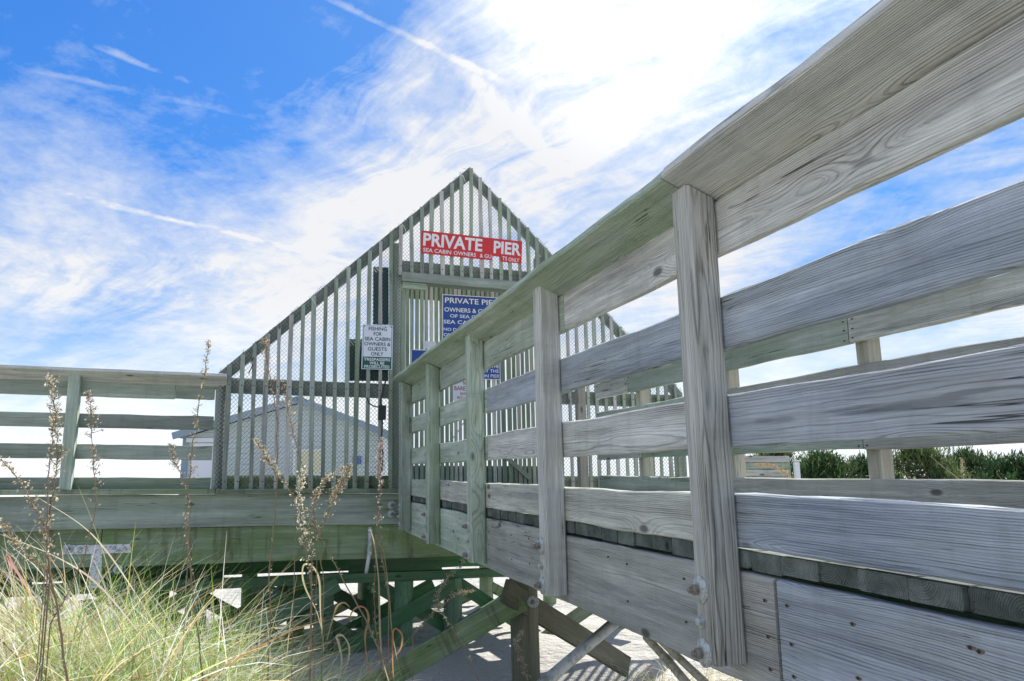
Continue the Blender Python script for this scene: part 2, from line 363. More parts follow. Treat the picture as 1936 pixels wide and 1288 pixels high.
def lathe(prof, sides=16):
    V = []; F = []
    for (r, z) in prof:
        for k in range(sides): an = 2*math.pi*k/sides; V.append((r*math.cos(an), r*math.sin(an), z))
    for i in range(len(prof)-1):
        for k in range(sides):
            a0 = i*sides+k; a1 = i*sides+(k+1) % sides; F.append((a0, a1, a1+sides, a0+sides))
    F.append(tuple(range((len(prof)-1)*sides, len(prof)*sides))); return V, F
def on_surface(p, nrm, upv=Vector((0, 0, 1))):
    Z = nrm.normalized(); X = upv.cross(Z).normalized(); Y = Z.cross(X); M = Matrix.Identity(4)
    for j in range(3): M[j][0] = X[j]; M[j][1] = Y[j]; M[j][2] = Z[j]
    M.translation = p; return M
def shared(name, data, parent, M): return link(bpy.data.objects.new(name, data), parent, M)
def me_from(name, V, F, m, smooth=False):
    me = bpy.data.meshes.new(name); me.from_pydata([tuple(v) for v in V], [], F); me.materials.append(m)
    if smooth: me.polygons.foreach_set('use_smooth', [True]*len(me.polygons))
    me.update(); return me
# dome washer with hex nut and bolt end
wv, wf = lathe([(.039, -.004), (.039, .003), (.036, .005), (.024, .009), (.017, .010)], 24)
nv, nf = lathe([(.0155, .008), (.0155, .024), (.0125, .027)], 6)
ev, ef = lathe([(.0085, .026), (.0085, .038), (.006, .040)], 10)
NUTM = flat('rusty_nut', (.30, .27, .23), .7, .2, .3, 60, .5, dirt=(.16, .08, .04))
BOLT = me_from('bolt', *join([(wv, wf), (nv, nf), (ev, ef)]), GALV); BOLT.materials.append(NUTM)
for p_ in BOLT.polygons:
    if p_.index >= len(wf): p_.material_index = 1
SBOLT = me_from('small_bolt', *join([lathe([(.018, -.004), (.018, .004)], 12), lathe([(.012, .003), (.012, .014), (.009, .017)], 6)]), GALV)
STAIN = flat('rust_stain', (.16, .125, .09), .9, 0, .5, 120)
_h = [(.0085*math.cos(a)*(1.5 if math.cos(a) > 0 else 1)*(1+.2*math.sin(a*3)), .0046*math.sin(a), .0006) for a in [2*math.pi*k/12 for k in range(12)]]
_nv, _nf = join([lathe([(.0036, -.003), (.0036, .0016), (.002, .0024)], 8), (_h, [tuple(range(12))])])
NAIL = me_from('nail', _nv, _nf, RUST); NAIL.materials.append(STAIN); NAIL.polygons[-1].material_index = 1

class Frame:
    def __init__(s, o, d):
        s.o = Vector(o); s.d = Vector(d).normalized(); s.z = Vector((0, 0, 1))
        n = s.d.cross(s.z).normalized()
        if n.dot(s.o-EYE) < 0: n = -n
        s.n = n
    def px(s, x, y, off=0.0):
        r = ray(x, y); t = ((s.o + s.n*off - EYE).dot(s.n))/r.dot(s.n); return EYE + r*t
    def uv(s, x, y, off=0.0):
        p = s.px(x, y, off) - s.o; u = (p - s.z*p.z).dot(Vector((s.d.x, s.d.y, 0)))/(s.d.x**2+s.d.y**2)
        # p = u*d + v*z + off*n
        return u, p.z - u*s.d.z
    def P(s, u, v, off=0.0): return s.o + s.d*u + s.z*v + s.n*off
def at(px, py, depth): return EYE + ray(px, py)*depth

D2 = ray(512, 893).normalized(); D1 = ray(5400, 910).normalized()
WO = at(1390, 893, 2.2)                        # a point of the walkway railing's board face
WF_ = Frame(WO, D2)
FO = at(745, 930, 7.5)
FF = Frame(FO, D1)
POSTW = .098

# ------------------------------------------------------------------ ground
def gz(x, y):
    h = 0.0
    h += 0.84*np.exp(-(((x+1.85)/1.25)**2 + ((y-2.7)/1.35)**2)**1.5)
    h += 0.42*np.exp(-(((x+.1)/2.2)**2 + ((y+.6)/1.9)**2))
    h += 0.30*np.exp(-(((x-1.2)/1.0)**2 + ((y-5.2)/.8)**2))
    h += 0.03*np.sin(x*1.9+.5)*np.cos(y*1.6) + .018*np.sin(x*5.1+y*3.3)
    h += 0.9*(1-np.exp(-(np.maximum(0, x-5)/6)**2))*np.exp(-((y-12)/9)**2)
    far = np.clip((np.hypot(x, y)-40)/60, 0, 1)
    return h*(1-far) - .15*far
xs = np.concatenate([-np.geomspace(9, 1500, 22)[::-1], np.linspace(-8.8, 12, 210), np.geomspace(12.3, 1500, 22)])
ys = np.concatenate([-np.geomspace(4, 1500, 18)[::-1], np.linspace(-3.8, 20, 230), np.geomspace(20.4, 1500, 24)])
GX, GY = np.meshgrid(xs, ys, indexing='ij'); V = np.stack([GX, GY, gz(GX, GY)], -1).reshape(-1, 3)
i, j = np.meshgrid(np.arange(len(xs)-1), np.arange(len(ys)-1), indexing='ij'); k = (i*len(ys)+j).ravel()
tag(np_mesh('sand_ground', V, np.stack([k, k+len(ys), k+len(ys)+1, k+1], -1), SAND, smooth=True), None, None, kind='structure')
def gpt(x, y): return Vector((x, y, float(gz(np.float64(x), np.float64(y)))))

# ------------------------------------------------------------------ walkway: near railing
UPZ = Vector((0, 0, 1))
NU = 1.355
def wboard(par, name, u0, u1, v0, v1, off, t, m, segs=None, jit=.0030, c=.005, fr=WF_):
    segs = segs or max(2, int(abs(u1-u0)/.09))
    vm = (v0+v1)/2
    return board(name, par, fr.P(u0, vm, off), fr.P(u1, vm, off), v1-v0, t, m, UPZ, segs, c, jit, back=fr.n)
def nails(par, fr, u, v, off, n=2, dv=.05, r=None):
    for k in range(n):
        p = fr.P(u+random.uniform(-.006, .006), v+(k-(n-1)/2)*dv*random.uniform(.85, 1.1), off)
        shared('nail', NAIL, par, on_surface(p, -fr.n))
nr = thing('walkway_railing', WF_.P(0, -.25, 0), 'near wooden railing of the walkway rising to the upper right with broad cap board', 'railing', 'walkway railings')
capr = [(-4.2, -2.1), (-2.1, -.0), (0.0, 2.76), (2.76, 5.62)]
CAPV = .847
for n_, (a, c_) in enumerate([(-2.5, .045), (.049, 2.74), (2.744, 5.55)]):
    wm = [WG, WP, WP][n_]
    dv = (.0, -.004, .003)[n_]; A = WF_.P(a, CAPV+dv, -.05); B = WF_.P(c_, CAPV+dv, -.05)   # underside centre line; the cap slants, outer edge high
    cr = (-WF_.n+UPZ*.42).normalized(); bk = (UPZ+WF_.n*.42).normalized()
    cb = board('cap_board', nr, A, B, .240, .040, wm, cr, max(4, int((c_-a)/.09)), .006, .003, back=bk)
rows = [(.650, .819), (.367, .517), (.074, .226), (-.213, -.063)]
joints = {0: [1.30, 4.03], 1: [2.66], 2: [.05, 2.66], 3: [.05, 4.0]}
for ri, (v0, v1) in enumerate(rows):
    cuts = [-2.5] + joints[ri] + [5.5]
    for k in range(len(cuts)-1):
        a, c_ = cuts[k]+.003, cuts[k+1]-.003
        wm = [[WG, WP, WP], [WB, WP, WP], [WB, WG, WP], [WB, WG, WP]][ri][min(k, 2)]  # greener rails past the joints: the lens flare's green cast put into the colour
        wboard(nr, 'kick_board' if ri == 3 else 'rail_board', a, c_, v0+random.uniform(-.003, .003), v1+random.uniform(-.003, .003), 0.0, .038, wm)
fasc = thing('boardwalk', WF_.P(0, -.3, .8), 'raised timber walkway of cross planks leading up to the pier gate', 'walkway')
FV0, FV1 = -.574, -.277
for a, c_, m_ in ((-2.5, -.150, WB), (-.136, 2.70, WG), (2.705, 5.7, WP)):
    wboard(fasc, 'fascia_board', a, c_, FV0, FV1, .001, .04, m_, jit=.002, c=.006)
    nails(fasc, WF_, a+.04, -.43, .001, 3, .085); nails(fasc, WF_, c_-.04, -.43, .001, 3, .085)
for u in (-1.9, -1.4, -.75, -.42, .75, .33, 1.9, 2.2, 3.5, 4.5): nails(fasc, WF_, u, -.40, .001, 2, .13)
for u in np.arange(-2.4, 5.7, .83): nails(fasc, WF_, u, -.33+random.uniform(-.01, .01), .001, 1)
wboard(fasc, 'fascia_board', -2.5, 5.7, FV0, FV1, 1.52, .04, WG, jit=.001)
for k in range(6):
    u = k*NU if k else 0.0
    if k == 5: u = 5.38
    wm = WG if k < 2 else WP
    lean = .0
    p0 = WF_.P(u+POSTW/2, [-.52, -.535, -.54, -.545, -.535, -.53][k], -POSTW-.001); p1 = WF_.P(u+POSTW/2+lean, .842, -POSTW-.001)
    post = board('post', nr, p0, p1, POSTW, POSTW, wm, WF_.d, 14, .009, .0018, back=WF_.n, skew=.42)
    for vv, me in ((-.325, BOLT), (-.495, BOLT)):
        sh = shared('bolt', me, post, on_surface(WF_.P(u+POSTW*.62, vv+.005*math.sin(k*3), -POSTW-.002), -WF_.n))
        if k > 1: pass
    shared('small_bolt', SBOLT, post, on_surface(WF_.P(u+POSTW*.66, -.412, -POSTW-.002), -WF_.n))
post = board('post', nr, WF_.P(-NU+POSTW/2, -.53, -POSTW-.001), WF_.P(-NU+POSTW/2, .842, -POSTW-.001), POSTW, POSTW, WG, WF_.d, 12, .008, .0015, back=WF_.n, skew=.42)
# deck planks of the walkway
PL = .142; u = -2.45
while u < 5.75:
    w_ = PL*random.uniform(.93, 1.03); e = random.uniform(-.001, .014)
    A = WF_.P(u+w_/2, -.2165+random.uniform(-.0025, .001), .003+e); B = WF_.P(u+w_/2, -.2165, 1.53)
    board('deck_plank', fasc, A, B, w_, .050*random.uniform(.90, 1.06), WE, WF_.d, 2, .004, .0, back=-UPZ)
    u += w_+random.uniform(.003, .006)
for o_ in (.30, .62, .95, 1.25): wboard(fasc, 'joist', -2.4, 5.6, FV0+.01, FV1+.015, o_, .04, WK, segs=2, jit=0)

# ------------------------------------------------------------------ walkway: far railing
fr_ = thing('walkway_railing', WF_.P(0, -.25, 1.56), 'far wooden railing of the walkway with sunlit tan posts behind its boards', 'railing', 'walkway railings')
FARO = 1.56
def fu(x, y=893): return WF_.uv(x, y, FARO)[0]
j1 = fu(1606, 650); j2 = fu(1633, 850); j3 = fu(1186, 740)
far_rows = [(.630, .772, [j1, j3]), (.364, .51, [j2+1.2]), (.085, .228, [j2, j2+2.45]), (-.206, -.060, [j2+1.2])]
for v0, v1, js in far_rows:
    cuts = [-2.6]+js+[4.55]
    for k in range(len(cuts)-1):
        wboard(fr_, 'kick_board' if v0 < 0 else 'rail_board', cuts[k]+.003, cuts[k+1]-.003, v0+random.uniform(-.003, .003), v1, FARO, .038, WG if k != 1 else WP, segs=14)
        nails(fr_, WF_, cuts[k]+.035, (v0+v1)/2, FARO, 3, .05); nails(fr_, WF_, cuts[k+1]-.03, (v0+v1)/2, FARO, 3, .05)
for a, c_ in ((-2.6, j1), (j1+.004, 4.55)):
    board('cap_board', fr_, WF_.P(a, .812, FARO+.03), WF_.P(c_, .812, FARO+.03), .20, .038, WP, WF_.n, 14, .005, .002, back=UPZ)
for xx in (2250, 1690, 1410, 1235, 1112):
    u = WF_.uv(xx, 893, FARO+.12)[0]+.044
    board('post', fr_, WF_.P(u, -.55, FARO+.039), WF_.P(u, .812, FARO+.039), .088, .088, WY, WF_.d, 8, .007, .0012, back=WF_.n)

# ------------------------------------------------------------------ gate tower (gable frame with slats and chain link)
def fb(name, par, xa, ya, xb, yb, off, w, t, m, segs=6, jit=.0015, shift=0.0, up=UPZ):
    a = FF.px(xa, ya, off); bb = FF.px(xb, yb, off); return board(name, par, a+UPZ*shift, bb+UPZ*shift, w, t, m, up, segs, .004, jit, back=FF.n)
def FU(x, y=930, off=0): return FF.uv(x, y, off)[0]
def FVv(x, y, off=0): return FF.uv(x, y, off)[1]
def fuv(name, par, u0, u1, v0, v1, off, t, m, segs=4, jit=.0012):
    return board(name, par, FF.P(u0, (v0+v1)/2, off), FF.P(u1, (v0+v1)/2, off), v1-v0, t, m, UPZ, segs, .004, jit, back=FF.n)
def fpost(name, par, u0, u1, v0, v1, off, t, m, segs=6, jit=.0012):
    um = (u0+u1)/2
    return board(name, par, FF.P(um, v0, off), FF.P(um, v1, off), abs(u1-u0), t, m, FF.d, segs, .004, jit, back=FF.n)
uA, vA = FF.uv(888, 316)
uL, vL = FF.uv(416, 703); hw = uA-uL
uR = uA+hw; slope = (vA-vL)/hw
tw = thing('gabled_gate_screen', FF.P(uA, 0, 0), 'tall gabled screen of thin vertical slats and chain link around the pier gate', 'gate screen')
def rake(u): return vA - abs(u-uA)*slope
RW = .105
def rakeboard(u0, v0, u1, v1):
    a = FF.P(u0, v0, 0); bb = FF.P(u1, v1, 0); X = (bb-a).normalized(); Zp = (UPZ-X*UPZ.dot(X)).normalized()
    board('rake_board', tw, a-Zp*RW/2, bb-Zp*RW/2, RW, .04, WF, UPZ, 8, .004, .0015, back=FF.n)
rakeboard(uL-.02, vL-.015, uA, vA); rakeboard(uA, vA, uR+.02, vL-.015)
vb0 = FVv(560, 925); vb1 = FVv(560, 899); vm0 = FVv(443, 743.5); vm1 = FVv(443, 714.5)
vdeck = FVv(560, 932)
gl0, gl1 = FU(736), FU(756); gr0 = 2*uA-gl1; gr1 = 2*uA-gl0
fpost('post', tw, uL-.03, uL+.075, vdeck-.0, vL-.02, .001, .10, WF)
fpost('post', tw, uR-.075, uR+.03, vdeck, vL-.02, .001, .10, WF)
for (a, c_) in ((uL+.077, gl0-.002), (gr1+.002, uR-.077)):
    fuv('cross_beam', tw, a, c_, vm0, vm1, .002, .04, WF); fuv('bottom_beam', tw, a, c_, vb0-.01, vb1, .002, .04, WD)
vh0 = FVv(762, 516); vh1 = FVv(762, 492)
for a, c_ in ((gl0, gl1), (gr0, gr1)):
    fpost('gate_post', tw, a, c_, vdeck, rake((a+c_)/2)-.17, .003, .10, WF, 10)
fuv('header_beam', tw, gl1+.002, gr0-.002, vh0, vh1, .002, .04, WF)
fuv('header_ledge', tw, gl1-.0, gr1, FVv(762, 534), vh0-.003, -.06, .16, WF)
fuv('header_block', tw, gl1+.01, FU(806, 540), FVv(762, 547), FVv(762, 534)-.003, -.045, .05, WF)
# inner strip beside the gate post
fpost('jamb', tw, gl1+.004, gl1+.055, vdeck, FVv(760, 548), .03, .06, WF)
# slats
su = FU(907, 320)-uA; SP = FU(700, 800)-FU(680, 800)
SP = (FU(888, 420)-FU(814, 420))/4
kk = int(hw/SP)
for k in range(-kk, kk+1):
    u = uA+k*SP+random.uniform(-.006, .006)
    if u < uL+.06 or u > uR-.06: continue
    v1 = rake(u)-.012-random.uniform(0, .015)
    mid = gl0+.02 < u < gr1-.02
    v0 = (vh0-.02-random.uniform(0, .03)) if mid else vb0-.005-random.uniform(0, .012)
    ln = random.uniform(-.012, .012)
    wd = .040*random.uniform(.84, 1.13)
    s = board('slat', tw, FF.P(u+ln, v0, -.042), FF.P(u-ln*.3, v1, -.042), wd, .022, random.choice([WG, WF, WF, WF]), FF.d, 6, .003, .0022, back=FF.n)
    for vv in ((vh0+.06,) if mid else (vb0+.07, (vm0+vm1)/2)): shared('nail', NAIL, s, on_surface(FF.P(u, vv, -.0425), -FF.n))
# chain link, woven as two families of thin wires clipped to the wing outlines
def clipline(poly, p, d):
    ts = []
    n = len(poly)
    for i in range(n):
        a = poly[i]; c_ = poly[(i+1) % n]; ex, ey = c_[0]-a[0], c_[1]-a[1]
        den = d[0]*ey-d[1]*ex
        if abs(den) < 1e-9: continue
        t = ((a[0]-p[0])*ey-(a[1]-p[1])*ex)/den; s_ = ((a[0]-p[0])*d[1]-(a[1]-p[1])*d[0])/den
        if 0 <= s_ <= 1: ts.append(t)
    return (min(ts), max(ts)) if len(ts) >= 2 else None
def chainlink(par, fr, poly, pitch, off, r=.0021, sag=.0):
    V = []; F = []
    us = [p[0] for p in poly]; vs = [p[1] for p in poly]
    for fam, dd in enumerate(((.66, .75), (-.66, .75))):
        L = math.hypot(*dd); d = (dd[0]/L, dd[1]/L)
        span = (max(us)-min(us))+(max(vs)-min(vs))*abs(d[0]/d[1]); n = int(span/pitch)+2
        u0 = min(us)-(0 if fam else (max(vs)-min(vs))*abs(d[0]/d[1]))
        for i in range(n):
            p = (u0+i*pitch, min(vs)); c_ = clipline(poly, p, d)
            if not c_ or c_[1]-c_[0] < .02: continue
            m_ = max(1, int((c_[1]-c_[0])/.25)); pts = []
            for q in range(m_+1):
                t = c_[0]+(c_[1]-c_[0])*q/m_; uu = p[0]+d[0]*t; vv = p[1]+d[1]*t
                pts.append(fr.P(uu+.004*math.sin(vv*5+1), vv+.004*math.sin(uu*6), off+.0022*(1 if fam else -1)+.008*math.sin(uu*2.2+vv*3)))
            v, f = tube(pts, r, 3, False); k = len(V); V += v; F += [tuple(z+k for z in q) for q in f]
    o = mesh_obj('chain_link_mesh', V, F, WIRE, par); o['kind'] = 'stuff'
ipx = .036
off_m = -.012
chainlink(tw, FF, [(uL-.01, vdeck+.02), (gl1-.01, vdeck+.02), (gl1-.01, rake(gl1)), (uL-.01, rake(uL))], ipx, off_m)
chainlink(tw, FF, [(uL+.02, vb0), (uL+.03, rake(uL)-.05), (uL+.06, rake(uL)-.05), (uL+.06, vb0)], ipx, off_m-.004)
chainlink(tw, FF, [(gl1-.01, vh0-.03), (gr0+.01, vh0-.03), (gr0+.01, rake(gr0)), (uA, vA-.01), (gl1-.01, rake(gl1))], ipx, off_m)
chainlink(tw, FF, [(gr0+.01, vdeck+.02), (uR+.01, vdeck+.02), (uR+.01, rake(uR)), (gr0+.01, rake(gr0))], ipx, off_m)
# loose wire ends and cable ties along the rakes
V = []; F = []
for k in range(60):
    u = random.uniform(uL, uR); p = FF.P(u, rake(u), off_m)
    d = Vector((random.uniform(-1, 1), random.uniform(-.3, .3), random.uniform(.4, 1)))*random.uniform(.012, .05)
    v, f = tube([p, p+d*.6, p+d+Vector((random.uniform(-.01, .01), 0, 0))], .002, 3, False); q = len(V); V += v; F += [tuple(z+q for z in t) for t in f]
wo = mesh_obj('loose_wire_ends', V, F, WIRE, tw); wo['kind'] = 'stuff'
for (xa, ya, xb, yb, xc, yc) in ((869, 328, 876, 333, 880, 345), (757, 420, 765, 430, 768, 441), (584, 560, 592, 567, 598, 577)):
    v, f = tube([FF.px(xa, ya, -.05), FF.px(xb, yb, -.06), FF.px(xc, yc, -.05)], .0035, 4); mesh_obj('cable_tie', v, f, TRIM, tw)

# ------------------------------------------------------------------ slatted gate further back
GOFF = .45
def gp(x, y, o=0): return FF.uv(x, y, GOFF+o)
gt = thing('slatted_gate', FF.P(uA, vdeck, GOFF), 'tall gate of narrow upright slats with bright gaps behind the signs', 'gate')
g0 = gp(758, 700)[0]; g1 = gp(1052, 700)[0]; gv0 = gp(800, 925)[1]; gv1 = gp(800, 520)[1]
u = g0; k = 0
while u < g1:
    w_ = .0395*random.uniform(.93, 1.06)
    if k in (21, 22): w_ = .05
    board('slat', gt, FF.P(u+w_/2, gv0, GOFF), FF.P(u+w_/2+random.uniform(-.005, .005), gv1+random.uniform(-.01, .01), GOFF), w_, .02, random.choice([WF, WG, WF]), FF.d, 2, .002, .0, back=FF.n)
    u += w_+.0155*random.uniform(.7, 1.3); k += 1
for ya, yb in ((534, 565), (880, 925)):
    fuv('gate_rail', gt, g0, g1, gp(800, yb)[1], gp(800, ya)[1], GOFF+.021, .03, WF if ya < 600 else WK)
a = FF.P(g0+.4, gp(800, 905)[1], GOFF-.03); 
board('diagonal_brace', gt, FF.px(955, 862, GOFF-.02), FF.px(1003, 905, GOFF-.02), .05, .018, WF, UPZ, 3, .003, .001, back=FF.n)
# latch chain
v, f = tube([FF.px(876, 800, GOFF-.03), FF.px(872, 806, GOFF-.03), FF.px(862, 822, GOFF-.03), FF.px(848, 838, GOFF-.03)], .006, 5); mesh_obj('latch_chain', v, f, GALV, gt)

# ------------------------------------------------------------------ left railing along the pier
lr = thing('pier_railing', FF.P(FU(132), vdeck, 0), 'greenish timber railing along the pier left of the gabled screen', 'railing')
u9 = uL-.035; uS = FU(0)-2.2
def fv(y, x=300): return FVv(x, y)
for (ya, yb) in ((FVv(300, 724), FVv(300, 753)), (fv(785), fv(811)), (fv(842), fv(869)), (fv(903), fv(928))):
    j_ = FU(332, 730) if ya > fv(760) else None
    cuts = [uS, FU(128)+.0, u9]
    if j_: cuts = [uS, FU(128), j_, u9]
    for k in range(len(cuts)-1):
        fuv('rail_board', lr, cuts[k]+.002, cuts[k+1]-.002, yb+random.uniform(-.004, .004), ya, .0, .038, WF, 8, .002)
capv = FVv(300, 699, -.16)
vo_, vi_ = FVv(300, 706, -.16), FVv(300, 727, .0)
crl = (-FF.n*.16+UPZ*(vo_-vi_)).normalized(); sl_ = (vo_-vi_)/.16; bkl = (UPZ+FF.n*sl_).normalized(); vc_ = vi_+sl_*.05
board('cap_board', lr, FF.P(uS, vc_, -.05), FF.P(u9+.1, vc_, -.05), .235, .034, WG, crl, 14, .005, .002, back=bkl)
for xx in (132,):
    uu = FU(xx, 820, -.1)
    for du in (0, -1.55):
        pa = FF.P(uu+du-.008, FVv(128, 932, -.1), -.098); pb = FF.P(uu+du+.0, vi_+sl_*.049, -.098)
        board('post', lr, pa, pb, .092, .097, WP, FF.d, 8, .006, .0015, back=FF.n, skew=sl_)

# ------------------------------------------------------------------ pier deck, girders, piles
pier = thing('pier', FF.P(uL, -1, 1.5), 'timber pier platform on piles with crossed braces and mossy green girders', 'pier')
ve0 = FVv(300, 935, -.05); vf0 = FVv(300, 998, -.02); vg0 = FVv(300, 1068, .05); 
uE = gr1+.05
tj = FU(407, 930)
for a, c_ in ((uS, tj), (tj+.006, gl1+.35)):
    fuv('edge_board', pier, a, c_, ve0+.002, ve0+.045, -.125, .12, WD, 8, .0015)
fj = FU(97, 960)
for a, c_, dv in ((uS, fj, -.012), (fj+.006, gl1+.28, 0)):
    fuv('fascia_board', pier, a, c_, vf0+dv, ve0-.0015+dv, -.062, .05, WF, 10, .002)
fuv('fascia_board', pier, gl1+.30, uE, vf0, ve0-.0015, .0, .05, WD, 6, .001)
gj = FU(190, 1030)
for a, c_ in ((uS, gj), (gj+.006, uE)):
    fuv('girder', pier, a, c_, vg0, vf0-.002, .0, .09, WD, 10, .003)
u_ = 0
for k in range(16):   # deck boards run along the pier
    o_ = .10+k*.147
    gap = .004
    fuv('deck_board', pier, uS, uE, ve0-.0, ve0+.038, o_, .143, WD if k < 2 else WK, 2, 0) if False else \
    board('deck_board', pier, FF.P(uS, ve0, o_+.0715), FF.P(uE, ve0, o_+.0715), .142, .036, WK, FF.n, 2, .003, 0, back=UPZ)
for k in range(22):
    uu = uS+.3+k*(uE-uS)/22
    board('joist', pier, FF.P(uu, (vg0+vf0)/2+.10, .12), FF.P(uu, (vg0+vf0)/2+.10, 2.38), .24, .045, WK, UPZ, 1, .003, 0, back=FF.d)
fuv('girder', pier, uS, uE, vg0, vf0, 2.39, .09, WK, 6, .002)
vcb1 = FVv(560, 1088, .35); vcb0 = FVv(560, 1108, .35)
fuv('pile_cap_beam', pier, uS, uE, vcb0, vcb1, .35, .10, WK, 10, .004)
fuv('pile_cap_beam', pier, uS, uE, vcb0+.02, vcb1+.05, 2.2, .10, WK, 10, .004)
for xa_, xb_, yl_ in ((-300, 60, 1090), (60, 120, 1083), (120, 424, 1090), (424, 660, 1083), (660, 836, 1090), (836, 960, 1083), (960, 1060, 1090)):
    fuv('blocking_board', pier, FU(xa_, 1080, 1.2), min(uE, FU(xb_, 1080, 1.2)), FVv(560, yl_, 1.2), FVv(560, 1060, 1.2), 1.2, .06, WK, 3, .003)
def pile(par, x, off, r, top=None, m=WK, nm='pile'):
    p = FF.px(x, 1150, off); base = gpt(p.x, p.y); base.z -= .5
    t = Vector((p.x, p.y, FF.P(0, vcb0 if top is None else top, off).z))
    return pole(nm, par, base, t, r, m, 14, .004)
def FX(x, off): return FF.px(x, 1100, off)
for x_, off in ((-40, .4), (170, .4), (370, .4), (612, .4), (763, .4), (856, .4), (700, 1.33), (560, 1.33), (300, 1.33), (100, 1.33)): pile(pier, x_, off, .095)
for x_, off in ((-10, 2.25), (240, 2.25), (470, 2.25), (590, 2.25), (690, 2.25), (920, 2.25), (1040, 2.25)): pile(pier, x_, off, .09, m=WD if x_ > 650 else WK)  # right-hand back piles and braces lighter: sunlight put into the wood choice
def brace(par, xa, ya, xb, yb, off, w, m=WK, t=.04):
    return board('brace_board', par, FF.px(xa, ya, off), FF.px(xb, yb, off), w, t, m, UPZ, 4, .004, .002, back=FF.n)
for (xa, ya, xb, yb, off, w, m_) in (
    (860, 1106, 640, 1236, .30, .15, WK), (700, 1100, 960, 1250, .45, .14, WK), (1010, 1105, 830, 1215, .30, .15, WK), (868, 1104, 1050, 1225, .45, .13, WK),
    (640, 1104, 420, 1225, .30, .14, WK), (480, 1104, 680, 1215, .45, .13, WK), (400, 1104, 180, 1225, .3, .14, WK), (200, 1104, 440, 1230, .45, .14, WK),
    (150, 1104, -60, 1215, .3, .14, WK),
    (1110, 1120, 900, 1235, 2.35, .14, WD), (900, 1120, 700, 1220, 2.35, .13, WD), (760, 1110, 930, 1205, 2.18, .13, WD), (930, 1110, 1110, 1205, 2.18, .13, WD),
    (820, 1104, 600, 1225, 1.4, .14, WK), (600, 1104, 800, 1215, 1.25, .14, WK), (560, 1104, 380, 1205, 1.4, .14, WK), (330, 1104, 520, 1205, 1.25, .14, WK), (180, 1115, 330, 1215, 2.18, .13, WK), (300, 1115, 170, 1215, 2.35, .13, WK),
    (600, 1110, 430, 1205, 2.35, .13, WK), (470, 1115, 620, 1205, 2.18, .13, WK), (720, 1110, 560, 1190, 2.35, .12, WD)):
    brace(pier, xa, ya, xb, yb, off, w, m_)
# walkway bents: pile and crossed braces under the near side
bent = thing('walkway_pile_bent', at(990, 1280, 5.3), 'brown round pile with two bolted cross braces under the walkway', 'pile bent')
pb_ = at(992, 1200, 5.3); bs = gpt(pb_.x, pb_.y); bs.z -= .4
pole('pile', bent, bs, Vector((pb_.x, pb_.y, WF_.P(3, FV0+.05).z)), .098, WR, 16, .004)
board('brace_board', bent, at(985, 1135, 5.17), at(690, 1305, 5.17), .15, .045, WD, UPZ, 4, .005, .002, back=Vector((0, 1, 0)))
bq = board('brace_board', bent, at(960, 1117, 5.10), at(1190, 1262, 6.1), .155, .045, WR, UPZ, 4, .005, .002, back=Vector((-.3, 1, 0)))
shared('bolt', BOLT, bq, on_surface(at(1008, 1138, 5.16), Vector((-.2, -1, 0))))
bent2 = thing('walkway_pile_bent', at(1170, 1208, 8.6), 'short sunlit mossy post standing in the bright sand under the walkway', 'pile bent')
p_ = at(1168, 1195, 8.2); g_ = gpt(p_.x, p_.y); g_.z -= .3
pole('pile', bent2, g_, Vector((p_.x, p_.y, WF_.P(4, FV0+.05).z)), .10, WD, 14, .004)
board('brace_board', bent2, at(1200, 1090, 8.0), at(1010, 1222, 8.0), .14, .045, WD, UPZ, 3, .005, .002, back=Vector((0, 1, 0)))
# steel T strap, bolts and conduit on the girder
st = thing('t_strap', FF.px(184, 1040, -.006), 'rusting galvanized T shaped strap plate bolted across the girder joint', 'steel strap')
fuv('strap_plate', st, FU(120, 1038), FU(248, 1038), FVv(184, 1047), FVv(184, 1030), -.008, .007, GALVP, 1, 0)
fpost('strap_plate', st, FU(171, 1070), FU(192, 1070), FVv(180, 1112), FVv(180, 1047)-.001, -.007, .006, GALVP, 1, 0)
for x_, y_, d_ in ((130, 1038, BOLT), (151, 1037, SBOLT), (216, 1036, SBOLT), (236, 1037, SBOLT)): shared('bolt', d_, st, on_surface(FF.px(x_, y_, -.009), -FF.n))
cp = fuv('corner_plate', st, FU(205, 1080), FU(236, 1080), FVv(220, 1086), FVv(220, 1071), -.03, .03, DKB, 1, 0)
shared('bolt', BOLT, cp, on_surface(FF.px(223, 1077, -.032), -FF.n))
for y_ in (955, 972): shared('bolt', BOLT, pier, on_surface(FF.px(741, y_, -.064), -FF.n))
cd = thing('conduit_pipe', FF.px(700, 1000, -.03), 'thin grey conduit pipe slanting down the green girder by the gate', 'pipe')
V, F = tube([FF.px(700, 997, -.03), FF.px(699, 1040, -.035), FF.px(696, 1060, -.04), FF.px(692, 1084, -.04)], .017, 10); mesh_obj('pipe', V, F, PVC, cd, smooth=True)
V, F = tube([FF.px(699.5, 1036, -.035), FF.px(698, 1050, -.037)], .023, 10); mesh_obj('coupling', V, F, PVC, cd, smooth=True)
V, F = tube([FF.px(700, 1000, -.03), FF.px(700, 1006, -.03)], .023, 10); mesh_obj('coupling', V, F, PVC, cd, smooth=True)
